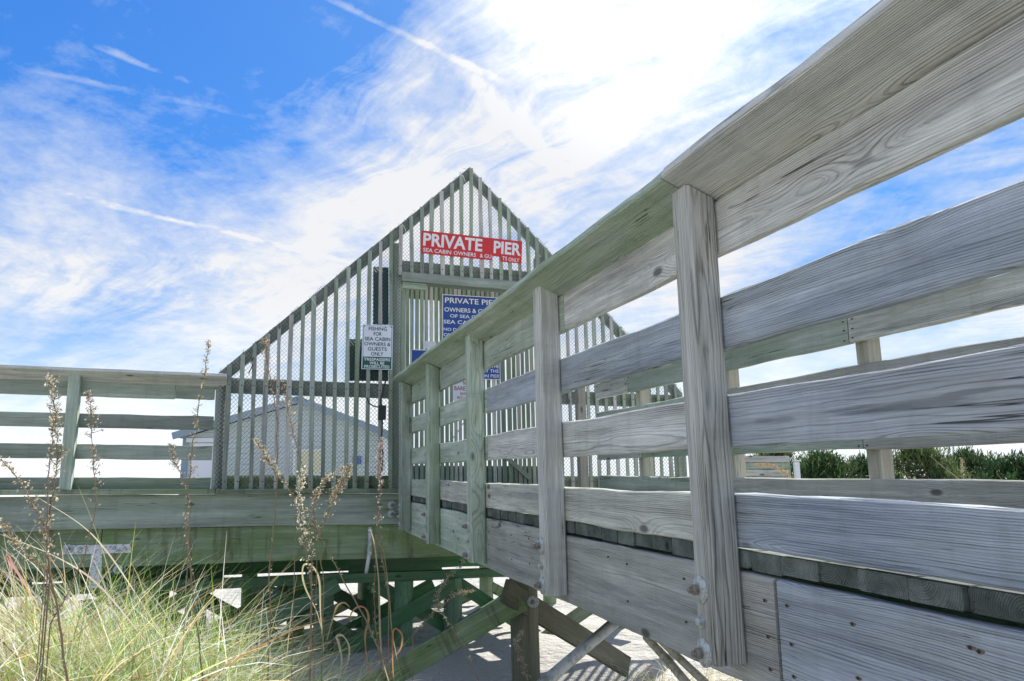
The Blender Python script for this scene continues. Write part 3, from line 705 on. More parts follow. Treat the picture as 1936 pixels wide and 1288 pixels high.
# padlock box with cord by the gate post
lk = thing('junction_box', FF.px(722, 775, -.05), 'small black electrical box with dangling cord beside the gate post', 'electrical box')
fuv('box', lk, FU(713, 775), FU(727, 775), FVv(720, 795), FVv(720, 768), -.10, .05, BOX, 1, 0)
V, F = tube([FF.px(x_, y_, -.09+.01*math.sin(y_)) for x_, y_ in ((731, 716), (726, 730), (722, 745), (719, 757), (721, 770), (723, 800), (721, 830), (724, 860), (722, 890))], .008, 5); mesh_obj('cord', V, F, BOX, lk)
V, F = tube([FF.px(x_, y_, -.09) for x_, y_ in ((694, 752), (697, 762), (706, 768), (715, 770))], .007, 5); mesh_obj('cord', V, F, BOX, lk)
# fishing line snagged on the mesh
V, F = tube([FF.px(x_, y_, -.05) for x_, y_ in ((479, 676), (474, 688), (478, 689), (470, 707))], .005, 4)
tag(mesh_obj('snagged_line', V, F, BOX), 'dark scrap of cord snagged in the chain link near the left eave', 'cord')

# ------------------------------------------------------------------ signs
def text_mesh(s, height, width=None, bold=.0, ext=.0015):
    c_ = bpy.data.curves.new('t', 'FONT'); c_.body = s; c_.size = 1; c_.offset = bold; c_.resolution_u = 3; c_.align_x = 'LEFT'
    o = bpy.data.objects.new('t', c_); COL.objects.link(o); dg = bpy.context.evaluated_depsgraph_get(); me = bpy.data.meshes.new_from_object(o.evaluated_get(dg))
    bpy.data.objects.remove(o); V = [v.co.copy() for v in me.vertices]; F = [tuple(p.vertices) for p in me.polygons]
    if not V: return [], [], 0
    x0 = min(v.x for v in V); x1 = max(v.x for v in V); sy = height/.72; sx = sy if width is None else width/(x1-x0)
    return [Vector(((v.x-x0)*sx, 0, v.y*sy)) for v in V], F, (x1-x0)*sx
def sign(name, label, cat, fr, off, TL, TR, BL, plate, lines, border=None, th=.005, poly=None, bands=(), group=None):
    """lines: (text, cx, top, height, width, material, align) in 0..1 of the sign's width and height, x measured along, y downwards"""
    a = fr.px(*TL, off); bx = fr.px(*TR, off)-a; by = fr.px(*BL, off)-a
    W_ = bx.length; H_ = by.length; X = bx.normalized(); Zd = -by.normalized(); N = X.cross(Zd).normalized()
    if N.dot(a-EYE) > 0: N = -N
    t = thing(name, a, label, cat, group)
    def Q(x, y, d): return a + X*(x*W_) - Zd*(y*H_) + N*d
    def slab(nm, pts, d0, d1, m):
        n = len(pts); V = [Q(x, y, d0) for x, y in pts]+[Q(x, y, d1) for x, y in pts]
        F = [tuple(range(n)), tuple(range(2*n-1, n-1, -1))]+[(i, (i+1) % n, (i+1) % n+n, i+n) for i in range(n)]
        o = mesh_obj(nm, V, F, m, t); bm = bmesh.new(); bm.from_mesh(o.data); bmesh.ops.recalc_face_normals(bm, faces=bm.faces); bm.to_mesh(o.data); bm.free(); return o
    sq = [(0, 0), (1, 0), (1, 1), (0, 1)]
    slab('panel', poly or sq, 0, th, border or plate)
    z = th
    if border:
        mx = .0045/W_*2; my = .0045/H_*2; slab('face', [(mx, my), (1-mx, my), (1-mx, 1-my), (mx, 1-my)], th+.0005, th+.002, plate); z = th+.002
    for (x0, y0, x1, y1, m) in bands: slab('band', [(x0, y0), (x1, y0), (x1, y1), (x0, y1)], z+.0005, z+.0014, m)
    by_m = {}
    for (s, cx, top, hh, ww, m, al) in lines:
        V, F, w_ = text_mesh(s, hh*H_, ww*W_, .030 if al == 'bold' else .012)
        for v in V: pass
        VV = [Q(cx, top+hh, z+.0018) + X*(v.x-w_/2) + Zd*v.z for v in V]
        by_m.setdefault(m.name, []).append((VV, F))
    for mn, parts in by_m.items():
        V, F = join(parts); mesh_obj('lettering', V, F, MATS[mn], t)
    for cx, cy in ((.05, .04), (.95, .04), (.05, .96), (.95, .96)):
        if cat == 'sign' and H_ > .25 and not poly: shared('screw', NAIL, t, on_surface(Q(cx, cy, z+.001), N))
    return t, Q
notch = [(0, 0), (1, 0), (1, 1), (.79, 1), (.785, .80), (.70, .78), (.695, .985), (0, .985)]
sign('warning_banner', 'red banner sign lettered PRIVATE PIER in white high on the gable slats', 'sign', FF, -.062, (798, 436), (987, 457), (795.5, 479.5), RED,
     [('PRIVATE', .305, .09, .54, .58, LETR, 'bold'), ('PIER', .85, .10, .54, .28, LETR, 'bold'),
      ('SEA CABIN', .155, .74, .17, .27, LETR, ''), ('OWNERS', .425, .74, .17, .22, LETR, ''), ('&', .59, .74, .17, .03, LETR, ''), ('GU', .655, .74, .17, .07, LETR, ''), ('TS', .825, .76, .17, .05, LETR, ''), ('ONLY', .92, .78, .17, .11, LETR, '')], poly=notch)
sign('fishing_sign', 'white fishing sign with dark green foot hung left of the gate post', 'sign', FF, -.055, (685.5, 613.5), (743, 616), (683, 698), WHT,
     [('FISHING', .5, .045, .082, .60, BLK, ''), ('FOR', .5, .160, .082, .26, BLK, ''), ('SEA CABIN', .5, .275, .082, .84, BLK, ''), ('OWNERS &', .5, .390, .082, .86, BLK, ''), ('GUESTS', .5, .500, .082, .62, BLK, ''), ('ONLY', .5, .610, .082, .40, BLK, ''),
      ('TRESPASSERS', .5, .745, .065, .86, LET, ''), ('WILL BE', .5, .825, .065, .48, LET, ''), ('PROSECUTED', .5, .905, .065, .82, LET, '')],
     bands=((.03, .72, .97, .985, DGR), (.03, .02, .97, .024, BLK), (.03, .02, .042, .72, BLK), (.958, .02, .97, .72, BLK)), th=.004)
GS = GOFF-.02
sign('owners_notice_sign', 'large blue sign headed PRIVATE PIER on the slatted gate, partly behind the railing', 'sign', FF, GS, (836, 556.5), (944, 563), (836, 716), BLU,
     [('PRIVATE PIER', .51, .035, .066, .93, LET, ''), ('OWNERS & GUESTS', .51, .155, .052, .95, LET, ''), ('OF SEA CABIN', .47, .235, .040, .68, LET, ''), ('SEA CABIN PIER', .46, .305, .045, .88, LET, ''),
      ('NO DOGS', .22, .40, .036, .40, LET, ''), ('ON PIER', .20, .465, .036, .36, LET, ''), ('NOT', .89, .765, .040, .16, LET, ''), ('IT AT THE', .80, .82, .040, .36, LET, ''), ('S BY THE', .80, .875, .040, .34, LET, ''), ('LE ON PIER', .77, .935, .040, .42, LET, '')], border=LET)
sign('small_blue_sign', 'small plain blue sign low on the slatted gate beside the left jamb', 'sign', FF, GS, (777, 660.5), (812, 662), (776, 707), BLU, [], border=LET)
t_, Q_ = sign('paper_notice', 'little white printed notice above the small blue sign on the gate', 'notice', FF, GS, (800, 645), (824, 646), (800, 659), WHT,
     [('- -- --- --', .5, .18, .10, .8, REDL, ''), ('--- -- - -- -', .5, .45, .10, .85, REDL, ''), ('-- ----', .45, .70, .10, .6, REDL, '')], th=.002)
sign('barefoot_notice_sign', 'white sign with red capitals below the large blue sign on the gate', 'sign', FF, GS, (856, 716), (904, 718), (856, 758), WHT,
     [('NO', .50, .08, .19, .20, REDL, ''), ('BARE FEET', .50, .33, .19, .88, REDL, ''), ('SHOES', .50, .60, .13, .44, REDL, ''), ('REQUIRED', .50, .79, .13, .66, REDL, '')])
def slabf(name, label, cat, xs_, ys_, off, t, m):
    o = board(name, None, FF.px((xs_[0]+xs_[1])/2, ys_[1], off), FF.px((xs_[0]+xs_[1])/2, ys_[0], off), (FF.px(xs_[1], 600, off)-FF.px(xs_[0], 600, off)).length, t, m, FF.d, 2, .003, 0, back=FF.n)
    return tag(o, label, cat)
slabf('dark_sign', 'tall dark panel hung behind the chain link beside the gate post', 'panel', (706, 735), (505, 613), .05, .03, DKB)
slabf('dark_sign', 'lower dark panel behind the chain link beside the white fishing sign', 'panel', (658, 734), (642, 720), .05, .03, DKB)

# ------------------------------------------------------------------ house behind
HD = 22.0
def hp(x, y, d=0.0): return at(x, y, HD+d)
hX = Vector((.998, .06, 0)).normalized(); hN = Vector((-.06, .998, 0)).normalized()
pk = hp(563, 749)
HF = Frame(pk, hX)
hs_ = thing('house', Vector((pk.x, pk.y, 0)), 'pale grey gable ended house with shingled roof seen through the slats', 'house')
def H(x, y, o=0): return HF.px(x, y, o)
eL = H(326, 818); eR = H(735, 815)
ridge = H(563, 749); wl = H(345, 830); wr = H(716, 830)
wallL = wl.copy(); wallR = wr.copy()
def hslope(x): 
    if x < ridge.x: return ridge.z-(ridge.x-x)*(ridge.z-eL.z)/(ridge.x-eL.x)
    return ridge.z-(x-ridge.x)*(ridge.z-eR.z)/(eR.x-ridge.x)
dep = 9.0; fo = .35
a0 = wallL.copy(); a1 = wallR.copy()
V = []; 
for o_ in (fo, fo+dep):
    for p in ((a0, 0), (a1, 0), (a1, hslope(a1.x)-.18), (ridge, ridge.z-.18), (a0, hslope(a0.x)-.18)):
        V.append(Vector((p[0].x, p[0].y, p[1] if p[1] else -.3))+hN*o_)
F = [(0, 1, 2, 3, 4), (9, 8, 7, 6, 5), (0, 5, 6, 1), (1, 6, 7, 2), (4, 9, 5, 0)]
mesh_obj('wall', V, F, SIDE, hs_)
for pe in (eL, eR):
    a = Vector((ridge.x, ridge.y, ridge.z)); bb = Vector((pe.x, pe.y, pe.z)); 
    Vv = []
    for o_ in (0, dep+.7):
        for z_ in (0, -.13): Vv.append(a+hN*o_+UPZ*z_); Vv.append(bb+hN*o_+UPZ*z_)
    Fv = [(0, 1, 3, 2), (4, 6, 7, 5), (0, 4, 5, 1), (2, 3, 7, 6), (1, 5, 7, 3), (0, 2, 6, 4)]
    rf = mesh_obj('roof', Vv, Fv, SHIN, hs_)
    board('rake_trim', hs_, a-UPZ*.10-hN*.012, bb-UPZ*.10-hN*.012, .20, .02, CORN, UPZ, 1, .003, 0, back=hN)
def hbox(name, xa, xb, ya, yb, o, t, m, par=hs_):
    A = H(xa, (ya+yb)/2, o); B = H(xb, (ya+yb)/2, o); h = abs(H((xa+xb)/2, ya, o).z-H((xa+xb)/2, yb, o).z)
    return board(name, par, A, B, h, t, m, UPZ, 1, .003, 0, back=hN)
hbox('corner_board', 341, 352, 826, 960, fo-.03, .03, CORN)
hbox('door_trim', 352, 412, 828, 836, fo-.05, .05, TRIM)
dr = hbox('door', 360, 412, 838, 960, fo-.03, .03, TRIM)
w_ = hbox('window', 557, 606, 852, 896, fo-.03, .03, YEL)
for (xa, xb, ya, yb) in ((554, 609, 849, 852), (554, 609, 896, 899), (554, 557, 852, 896), (606, 609, 852, 896)): hbox('window_frame', xa, xb, ya, yb, fo-.05, .05, TRIM, w_)
hbox('window_frame', 718, 730, 830, 898, fo-.06, .03, TRIM)
HFs = Frame(HF.o+hN*(fo-.05), hX)
sign('wall_notice_sign', 'tiny blue notice with white lines on the grey house wall', 'sign', HFs, 0, (667, 863), (683, 863), (667, 878), BLU,
     [('--- ---- --', .5, .12, .10, .8, LET, ''), ('---- -- ---', .5, .36, .10, .8, LET, ''), ('-- ----- --', .5, .60, .10, .8, LET, ''), ('------ ---', .5, .82, .10, .7, LET, '')], th=.01)

# ------------------------------------------------------------------ things beyond the far railing
fence = thing('board_fence', at(1450, 900, 9.5), 'low brown board fence beyond the walkway beside a white post', 'fence')
BF = Frame(at(1420, 890, 9.5), Vector((1, .1, 0)))
for k, y_ in enumerate((868, 881, 894, 907)):
    a = BF.px(1405, y_, 0); bb = BF.px(1492, y_, 0); board('fence_board', fence, a, bb, .075, .02, WF if k % 2 else WG, UPZ, 3, .003, .002, back=BF.n)
for x_ in (1412, 1490):
    p = BF.px(x_, 900, .03); g = gpt(p.x, p.y); board('post', fence, g, Vector((p.x, p.y, BF.px(x_, 862).z)), .08, .08, WD, BF.d, 2, .003, 0, back=BF.n)
p = at(1504, 880, 9.3); g = gpt(p.x, p.y)
wp = thing('white_post', g, 'slim white square post at the end of the brown board fence', 'post')
board('post_shaft', wp, g, Vector((p.x, p.y, at(1504, 874, 9.3).z)), .06, .06, TRIM, Vector((1, 0, 0)), 1, .004, 0); 
board('post_cap', wp, Vector((p.x, p.y-.012, at(1504, 873, 9.3).z)), Vector((p.x, p.y-.012, at(1504, 870, 9.3).z)), .085, .085, TRIM, Vector((1, 0, 0)), 1, .006, 0)
def cedar(x, y, h, w, label, seed, tone=(.045, .085, .03)):
    r = np.random.default_rng(seed); g = gpt(x, y)
    t = thing('cedar_shrub', g, label, 'shrub', 'evergreen shrubs beyond the walkway')
    pole('trunk', t, g-UPZ*.1, g+UPZ*h*.8, .05, BARK, 8, .01, .02)
    br = []
    for k in range(10):
        an = r.uniform(0, 6.28); z0 = r.uniform(.1, .7)*h; R_ = w*.8*(1-z0/h*.6)
        br.append(tube([g+UPZ*z0, g+UPZ*(z0+.15)+Vector((math.cos(an), math.sin(an), 0))*R_*.5, g+UPZ*(z0+.45)+Vector((math.cos(an), math.sin(an), 0))*R_], [.02, .012, .004], 5))
    V, F = join(br); mesh_obj('limbs', V, F, BARK, t)
    n = 260; cl = []
    for k in range(n):
        zz = r.uniform(.02, 1)**.85; rad = w*(1-zz**1.8)**.5*r.uniform(.45, 1.08)*(1+.3*math.sin(k*1.7)); an = r.uniform(0, 6.28)
        cl.append((math.cos(an)*rad, math.sin(an)*rad, zz*h*.97, r.uniform(.10, .24), r.uniform(.55, 1.5)))
    m_ = 62; C = np.repeat(np.array(cl), m_, 0); N = len(C)
    dv = r.normal(size=(N, 3)); dv /= np.linalg.norm(dv, axis=1)[:, None]
    P = C[:, :3]+dv*(C[:, 3]*r.uniform(.3, 1, N))[:, None]+np.array([g.x, g.y, g.z])
    ax = dv*.6+np.array([0, 0, .7])+r.normal(size=(N, 3))*.35; ax /= np.linalg.norm(ax, axis=1)[:, None]
    sd = np.cross(ax, r.normal(size=(N, 3))); sd /= np.linalg.norm(sd, axis=1)[:, None]
    L = r.uniform(.05, .13, N)[:, None]; wd = r.uniform(.007, .017, N)[:, None]
    V = np.stack([P-sd*wd*.5, P+sd*wd*.5, P+ax*L*.6+sd*wd, P+ax*L, P+ax*L*.6-sd*wd], 1)
    V = V[:, [0, 1, 2, 3]] 
    T = np.clip(np.array(tone)*C[:, 4:5]*r.uniform(.7, 1.4, (N, 1)), 0, 1); br_ = r.random(N) < .05; T[br_] = (.17, .12, .05)
    T = np.repeat(np.c_[T, np.ones(N)], 4, 0)
    np_mesh('crown', V.reshape(-1, 3), np.arange(N*4).reshape(N, 4), NEED, t, T)
cs = [('dark evergreen shrub beyond the far railing, nearest the white post', 1555, 12.5, 1.0, .85), ('evergreen shrub behind the right side of the sunlit tan post', 1640, 13.4, 1.05, .9),
      ('bushy evergreen shrub right of the sunlit tan post beyond the railing', 1735, 12.2, 1.1, .95), ('evergreen shrub with yellowish dry stems in front of it', 1830, 13.0, 1.15, 1.0),
      ('rightmost evergreen shrub at the edge of the view', 1925, 12.0, 1.15, 1.0), ('evergreen shrub standing behind the brown board fence', 1465, 14.2, .9, .8), ('tall evergreen shrub just outside the right edge of view', 2030, 13, 1.3, 1.1)]
for k, (lb, x_, d_, h_, w_) in enumerate(cs):
    p = at(x_, 890, d_); g = gpt(p.x, p.y); top = at(x_, 858+16*math.sin(k*2.1), d_).z
    cedar(p.x, p.y, max(.7, top-g.z), w_, lb, 50+k, ((.06, .115, .04), (.04, .085, .03), (.10, .14, .05))[k % 3])

# ------------------------------------------------------------------ pvc pipes on the sand
def pipe(label, pts, r, m, open_end=True, nm='pvc_pipe'):
    P_ = [at(*p) for p in pts]; o_ = tube(P_, r, 18, False); i_ = tube(P_, r*.84, 18, False)
    k = len(o_[0]); V = o_[0]+i_[0]; F = list(o_[1])+[tuple(reversed([z+k for z in q])) for q in i_[1]]
    n = len(P_); 
    for base in (0, (n-1)*18):
        for q in range(18): F.append((base+q, base+(q+1) % 18, k+base+(q+1) % 18, k+base+q))
    tag(mesh_obj(nm, V, F, m, smooth=True), label, 'pipe')
pipe('grey white plastic pipe leaning up out of the sand under the walkway', [(1000, 1316, 3.6), (1080, 1247, 3.83), (1163, 1176, 4.1)], .029, PVC)
pipe('upper of two cream plastic pipes lying beneath the walkway edge', [(1238, 1200, 4.2), (1290, 1250, 3.9), (1375, 1330, 3.5)], .020, PVCC)
pipe('lower of two cream plastic pipes lying beneath the walkway edge', [(1222, 1205, 4.3), (1262, 1248, 3.95), (1322, 1320, 3.5)], .022, PVCC)

# ------------------------------------------------------------------ dune grass
def blades(name, roots, L, lean, curl, wid, tones, label, cat, kind='stuff', segs=6, mat_=LEAF, parent=None):
    N = len(roots); t = np.linspace(0, 1, segs+1)[None, :, None]
    R = roots[:, None, :]; lean3 = np.c_[lean, np.zeros(N)][:, None, :]
    up = np.array([0, 0, 1.0])
    ln = np.linalg.norm(lean, axis=1)[:, None, None]; ln = np.maximum(ln, 1e-4)
    hx = lean3/ln
    ang = (np.arctan(ln[:, :, 0])[:, :, None] + curl[:, None, None]*t**1.5)
    dl = L[:, None, None]/segs
    step = hx*np.sin(ang)+up*np.cos(ang); pos = R+np.concatenate([np.zeros((N, 1, 3)), np.cumsum(step[:, :-1]*dl, 1)], 1)
    rr = rng.normal(size=(N, 1, 3)); sd = np.cross(np.broadcast_to(hx, (N, 1, 3)), up)+rr*.5; sd /= np.linalg.norm(sd, axis=2, keepdims=True)
    wv_ = wid[:, None, None]*(1-t**2.2*.93)
    V = np.stack([pos-sd*wv_, pos+sd*wv_], 2).reshape(-1, 3)
    base = (np.arange(N)*(segs+1)*2)[:, None]; q = np.arange(segs)[None, :]*2
    F = np.stack([base+q, base+q+1, base+q+3, base+q+2], -1).reshape(-1, 4)
    T = np.repeat(np.c_[tones, np.ones(N)], (segs+1)*2, 0)
    o = np_mesh(name, V, F, mat_, parent, T); return tag(o, label, cat, kind=kind)
def tones(N, gfrac):
    base = np.where(rng.random((N, 1)) < gfrac, np.array([[.22, .40, .06]]), np.array([[.78, .66, .38]]))
    yl = rng.random(N) < .18; base[yl] = (.50, .48, .12)
    orr = rng.random(N) < .05; base[orr] = (.36, .20, .09)
    wh = (rng.random(N) < .30); base[wh] = (.90, .87, .78)
    return np.clip(base*rng.uniform(.65, 1.25, (N, 1)), 0, 1)
def ground_pts(n, cx, cy, sx, sy):
    x = cx+rng.normal(size=n)*sx; y = cy+rng.normal(size=n)*sy; return np.c_[x, y, gz(x, y)]
# clumps, so that the sward parts and gathers
def clumped(nc, per, cx, cy, sx, sy, spread):
    c = np.c_[cx+rng.uniform(-1, 1, nc)*sx, cy+rng.uniform(-1, 1, nc)*sy]; x = np.repeat(c[:, 0], per)+rng.normal(size=nc*per)*spread; y = np.repeat(c[:, 1], per)+rng.normal(size=nc*per)*spread
    return np.c_[x, y, gz(x, y)-.02], np.repeat(rng.normal(size=(nc, 2))*.28, per, 0)
rt, cl = clumped(760, 44, -1.75, 2.85, 1.35, 1.25, .045)
keep = (rt[:, 0] < -.72) & (rt[:, 1] < 4.2) & (rt[:, 2] > .20) & (rt[:, 1] > 1.6); rt = rt[keep]; cl = cl[keep]; N = len(rt)
side = np.where(rng.random(N) < .80, -1, 1)
lean = np.c_[side*rng.uniform(.35, 1.9, N), rng.normal(size=N)*.25]+cl
blades('dune_grass', rt, rng.uniform(.30, .82, N), lean, rng.uniform(.3, 1.3, N), rng.uniform(.0011, .0036, N)*(rng.random(N)**3*1.6+.6), tones(N, .24), 'dense straw and green dune grass sweeping over the mound at lower left', 'grass')
rt, cl = clumped(260, 30, -.92, 3.3, .55, .9, .05); N = len(rt)
lean = np.c_[rng.normal(size=N)*.4-.1, rng.normal(size=N)*.3]+cl
blades('fine_green_grass', rt, rng.uniform(.22, .68, N), lean, rng.uniform(.2, 1.2, N), rng.uniform(.0007, .0016, N), np.clip(tones(N, .55)*np.array([[.8, 1.1, .8]]), 0, 1), 'fine green grass in the shade right of the straw coloured clump', 'grass')
rt, cl = clumped(46, 26, 1.35, 5.0, .75, .6, .06); N = len(rt)
lean = np.c_[rng.normal(size=N)*.9, rng.normal(size=N)*.6]+cl
blades('dry_litter_grass', rt, rng.uniform(.12, .40, N), lean, rng.uniform(.5, 1.7, N), rng.uniform(.0008, .002, N), tones(N, .22), 'dry tangled grass on the sand beneath the walkway edge', 'grass')

# ------------------------------------------------------------------ tall dead weeds
def weed(label, path, depth, r0=.0045, heads='spike', hstart=.55, dens=1.0, cat='dry weed', pale=False, twigs=True, group='tall dry weeds', col=None, size=1.0):
    P_ = [at(x, y, depth) for x, y in path]
    # resample
    pts = []; 
    for i in range(len(P_)-1):
        for k in range(5): pts.append(P_[i].lerp(P_[i+1], k/5))
    pts.append(P_[-1]); n = len(pts)
    for i in range(1, n-1): pts[i] = pts[i]+Vector((random.uniform(-1, 1), random.uniform(-1, 1), 0))*.0025
    g = pts[0].copy(); gg = gpt(g.x, g.y)
    if g.z > gg.z: pts = [gg-UPZ*.03]+pts; n += 1
    t = thing('dry_weed', pts[0], label, cat, group)
    radii = [r0*.72*(1-.7*i/(n-1)) for i in range(n)]
    parts = [tube(pts, radii, 6)]
    SV = []; SF = []; ST = []
    def flake(p, s, c):
        a = Vector((random.gauss(0, 1), random.gauss(0, 1), random.gauss(0, 1))).normalized(); bq = a.orthogonal().normalized(); k = len(SV)
        SV.extend([p-a*s*.5, p+bq*s*.3, p+a*s*.5, p-bq*s*.3]); SF.append((k, k+1, k+2, k+3)); ST.extend([c]*4)
    tl = sum((pts[i+1]-pts[i]).length for i in range(n-1)); nt = int(tl*75*dens)
    for k in range(nt):
        f = random.random()**.8; i = min(n-2, int(f*(n-1))); p = pts[i].lerp(pts[i+1], random.random())
        d = Vector((random.gauss(0, 1), random.gauss(0, 1), random.uniform(.1, 1.3))).normalized()
        if f > hstart: L = random.uniform(.005, .024)*size*(1.35-.7*(f-hstart)/(1-hstart))
        else: L = random.uniform(.004, .014)*size
        if not twigs and f < hstart: continue
        parts.append(tube([p, p+d*L*.6, p+d*L+UPZ*L*.2], [.0012, .0009, .0005], 3, False))
        if f > hstart or random.random() < .25:
            for q in range(random.randint(2, 5)):
                c = (col or (.58, .50, .36)); kx = random.uniform(.7, 1.35); c = (min(1, c[0]*kx*1.08), min(1, c[1]*kx*1.1), min(1, c[2]*kx), 1)
                flake(p+d*L*random.uniform(.5, 1.1)+Vector((random.gauss(0, 1), random.gauss(0, 1), random.gauss(0, 1)))*.004*size, random.uniform(.004, .0095)*size, c)
    V, F = join(parts); mesh_obj('stem', V, F, STEMP if pale else STEM, t)
    if SV: mesh_obj('seed_heads', SV, SF, SEEDM, t, tone=ST)['kind'] = 'stuff'
    return t
GW = 'tall dry weeds in the foreground'
weed('tallest dry weed, a thin stem reaching above the railing before the screen corner', [(384, 1288), (372, 1180), (360, 1080), (352, 1000), (356, 930), (363, 850), (376, 770), (388, 700), (394, 645)], 2.4, .0042, hstart=.38, dens=1.1, group=GW)
weed('short side weed with fluffy white head left of the tallest stem', [(360, 960), (345, 905), (328, 870), (321, 840)], 2.4, .0018, hstart=.5, dens=1.2, group=GW, col=(.6, .55, .48), size=.8)
weed('thick brown branching weed at far left rising past the deck edge', [(128, 1288), (112, 1180), (92, 1060), (82, 990), (60, 950), (30, 900), (2, 868)], 1.9, .0048, hstart=.3, dens=1.0, group=GW)
weed('upright weed with pale seed spike in front of the left railing', [(92, 1060), (88, 980), (92, 900), (98, 830), (104, 780), (100, 735), (92, 712)], 1.9, .0026, hstart=.62, dens=1.4, group=GW, col=(.6, .55, .47))
weed('small forked weed twig beside the pale spike at far left', [(92, 1000), (100, 940), (108, 880), (108, 820), (102, 770)], 1.95, .0018, hstart=.5, dens=.9, group=GW)
weed('slender curving weed just right of the left railing post', [(95, 1180), (125, 1130), (160, 1050), (180, 960), (182, 930), (176, 860), (172, 800), (170, 765), (164, 744)], 2.05, .0026, hstart=.55, dens=1.2, group=GW, col=(.5, .42, .36))
weed('low leaning weed at the left edge below the deck', [(95, 1080), (60, 1060), (30, 1030), (2, 985)], 1.9, .003, hstart=.3, dens=.7, group=GW)
weed('reddish brown weed stem with feathery drooping tip before the slats', [(505, 1288), (512, 1180), (508, 1080), (520, 980), (524, 880), (524, 790), (514, 730), (506, 690), (503, 655), (500, 642)], 2.7, .0038, hstart=.62, dens=1.0, group=GW, col=(.55, .45, .32))
weed('leaning weed crossing the slats with scattered seeds', [(612, 1100), (600, 1010), (586, 930), (566, 860), (552, 810), (541, 760), (534, 722)], 2.7, .0028, hstart=.62, dens=.9, group=GW, col=(.58, .45, .33))
weed('bushy cream seed plume low in front of the green fascia', [(590, 1120), (578, 1040), (568, 980), (566, 930), (574, 890)], 2.6, .004, hstart=.15, dens=1.9, group=GW, col=(.86, .80, .66), size=1.05)
weed('bushy weed head leaning right of the cream plume', [(590, 1060), (585, 1000), (592, 960), (600, 930), (618, 905), (650, 885)], 2.6, .003, hstart=.4, dens=1.3, group=GW, col=(.76, .68, .54), size=.85)
weed('stem with drooping beige tip pointing left of the plume', [(560, 960), (545, 920), (520, 895), (500, 860), (482, 832)], 2.65, .0022, hstart=.55, dens=1.5, group=GW, col=(.62, .54, .42))
weed('brittle side branch reaching right above the deck beam', [(600, 1020), (628, 950), (650, 910), (664, 880)], 2.65, .002, hstart=.3, dens=2.0, group=GW, col=(.62, .54, .42))
weed('pale fluffy weed in front of the gate post base', [(735, 1140), (725, 1060), (715, 980), (720, 920), (718, 870), (722, 830)], 3.0, .0028, hstart=.62, dens=1.6, group=GW, col=(.62, .50, .48))
weed('diagonal brown stalk crossing under the green girder', [(745, 1288), (690, 1170), (640, 1080), (604, 1010), (575, 960)], 2.7, .0048, hstart=.9, dens=.5, group=GW)
weed('curly dark vine stalk under the girder near the conduit', [(725, 1288), (712, 1200), (707, 1140), (710, 1060), (716, 960)], 3.0, .0035, hstart=.9, dens=.6, group=GW)
weed('sprawling weed with little grey heads under the walkway edge', [(905, 1288), (880, 1230), (850, 1180), (826, 1150), (830, 1120), (850, 1090), (874, 1070), (877, 1045)], 3.2, .003, hstart=.4, dens=1.0, group=GW, col=(.42, .42, .32))
weed('spindly branch crossing the braces beside the walkway', [(780, 1200), (820, 1160), (860, 1125), (898, 1118)], 3.2, .0022, hstart=.5, dens=1.3, group=GW, col=(.5, .42, .33))
weed('tiny seeded sprig in front of the brown pile', [(998, 1288), (985, 1250), (975, 1215), (988, 1195)], 3.6, .0016, hstart=.1, dens=1.8, group=GW, col=(.45, .42, .36))
# sea oats seed heads beyond the right side of the walkway
weed('arching sea oats head with orange brown spikelets beyond the far railing', [(1520, 935), (1505, 912), (1480, 893), (1455, 880), (1428, 880)], 5.2, .0035, hstart=.15, dens=1.8, pale=True, group='sea oats beyond the walkway', cat='sea oats', col=(.60, .40, .22), size=1.15)
weed('straight tan stalk leaning left in front of the shrubs', [(1850, 950), (1812, 905), (1785, 885), (1758, 862)], 5.4, .005, hstart=.97, dens=.4, pale=True, group='sea oats beyond the walkway', cat='sea oats', twigs=False)
weed('upright tan stalk in front of the shrubs at right', [(1825, 955), (1822, 900), (1818, 866)], 5.4, .005, hstart=.6, dens=.8, pale=True, group='sea oats beyond the walkway', cat='sea oats', twigs=False)
weed('thin bent tan stalk near the right edge of view', [(1905, 960), (1896, 910), (1884, 892)], 5.4, .003, hstart=.9, dens=.4, pale=True, group='sea oats beyond the walkway', cat='sea oats', twigs=False)

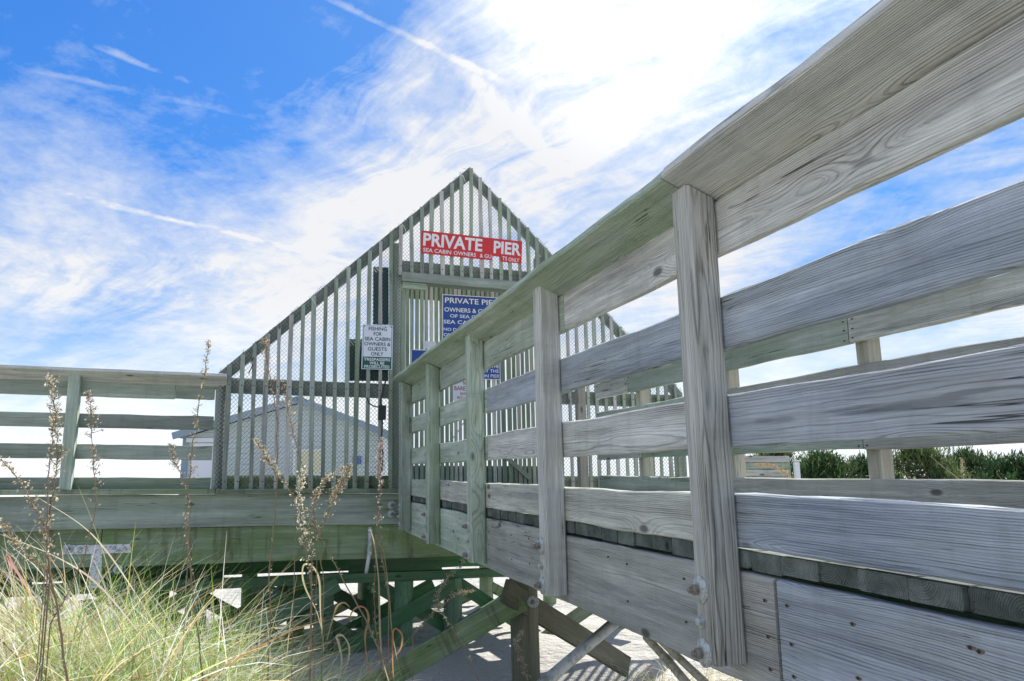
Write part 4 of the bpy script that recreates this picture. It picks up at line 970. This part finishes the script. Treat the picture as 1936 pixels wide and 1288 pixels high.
# curled sea oat leaf blades under the girder
def ribbon(label, path, depth, w, c, group='curling leaf blades under the girder'):
    P_ = [at(x, y, depth) for x, y in path]; pts = []
    for i in range(len(P_)-1):
        p0 = P_[max(0, i-1)]; p1 = P_[i]; p2 = P_[i+1]; p3 = P_[min(len(P_)-1, i+2)]
        for k in range(5):
            t = k/5; pts.append(.5*((2*p1)+(p2-p0)*t+(2*p0-5*p1+4*p2-p3)*t*t+(3*p1-p0-3*p2+p3)*t**3))
    pts.append(P_[-1]); n = len(pts); V = []; F = []
    for i, p in enumerate(pts):
        T = (pts[min(n-1, i+1)]-pts[max(0, i-1)]).normalized(); sd = T.cross(Vector((.2, 1, .25))).normalized(); s = w*.6*math.sin(math.pi*(.12+.86*i/(n-1)))**.7
        sd = (sd+Vector((0, .9, .2))*.5*math.sin(i*.5)).normalized()
        dn = T.cross(sd)*.25*s
        V += [p-sd*s, p+dn, p+sd*s]
    for i in range(n-1): a = i*3; F += [(a, a+1, a+4, a+3), (a+1, a+2, a+5, a+4)]
    T = [tuple(v*random.uniform(.85, 1.15) for v in c)+(1,) for _ in V]
    tag(mesh_obj('leaf_blade', V, F, LEAF, tone=T), label, 'leaf blade', group)
ribbon('hooked tan leaf blade rising beside the conduit', [(735, 1288), (722, 1240), (718, 1180), (716, 1100), (708, 1030), (700, 1000)], 2.9, .006, (.50, .42, .27))
ribbon('orange brown leaf curling over left of the thick pile', [(700, 1288), (690, 1210), (697, 1170), (690, 1150), (676, 1148), (664, 1160), (662, 1176)], 2.9, .007, (.50, .28, .14))
ribbon('small curled orange leaf tip before the dark pile', [(744, 1288), (742, 1230), (745, 1190), (760, 1200), (758, 1225), (748, 1240)], 2.9, .006, (.52, .27, .13))
ribbon('looping cream leaf low in the middle of the grass', [(640, 1288), (646, 1250), (640, 1215), (636, 1204), (648, 1202), (660, 1222), (658, 1250), (646, 1285)], 2.7, .007, (.60, .50, .36))
ribbon('tall straw leaf with bent top under the girder', [(612, 1230), (606, 1160), (604, 1100), (592, 1072), (575, 1068), (572, 1090), (580, 1118), (600, 1160), (612, 1210)], 2.7, .006, (.48, .42, .26))
ribbon('green straight blade crossing the girder shadow', [(760, 1288), (742, 1200), (736, 1130), (728, 1060), (718, 1010)], 3.0, .004, (.34, .36, .16))
ribbon('yellowish hooked leaf by the first brace', [(618, 1210), (632, 1160), (640, 1144), (652, 1140), (662, 1150)], 2.8, .006, (.46, .36, .18))
ribbon('long straw blade arching across the grass at left', [(330, 1288), (250, 1180), (180, 1100), (100, 1050), (0, 1010)], 2.2, .0045, (.58, .50, .38))
ribbon('pale arching blade over the steel strap', [(330, 1240), (255, 1120), (200, 1040), (150, 990), (70, 940)], 2.2, .0035, (.60, .55, .42))
ribbon('reddish folded leaf at the left edge of the grass', [(90, 1180), (50, 1110), (20, 1060), (14, 1050), (22, 1075), (26, 1100)], 1.9, .006, (.52, .32, .24))
ribbon('thin green blade leaning over the deck fascia at left', [(230, 1288), (222, 1180), (205, 1080), (180, 1000), (148, 920)], 2.3, .0022, (.35, .38, .18))
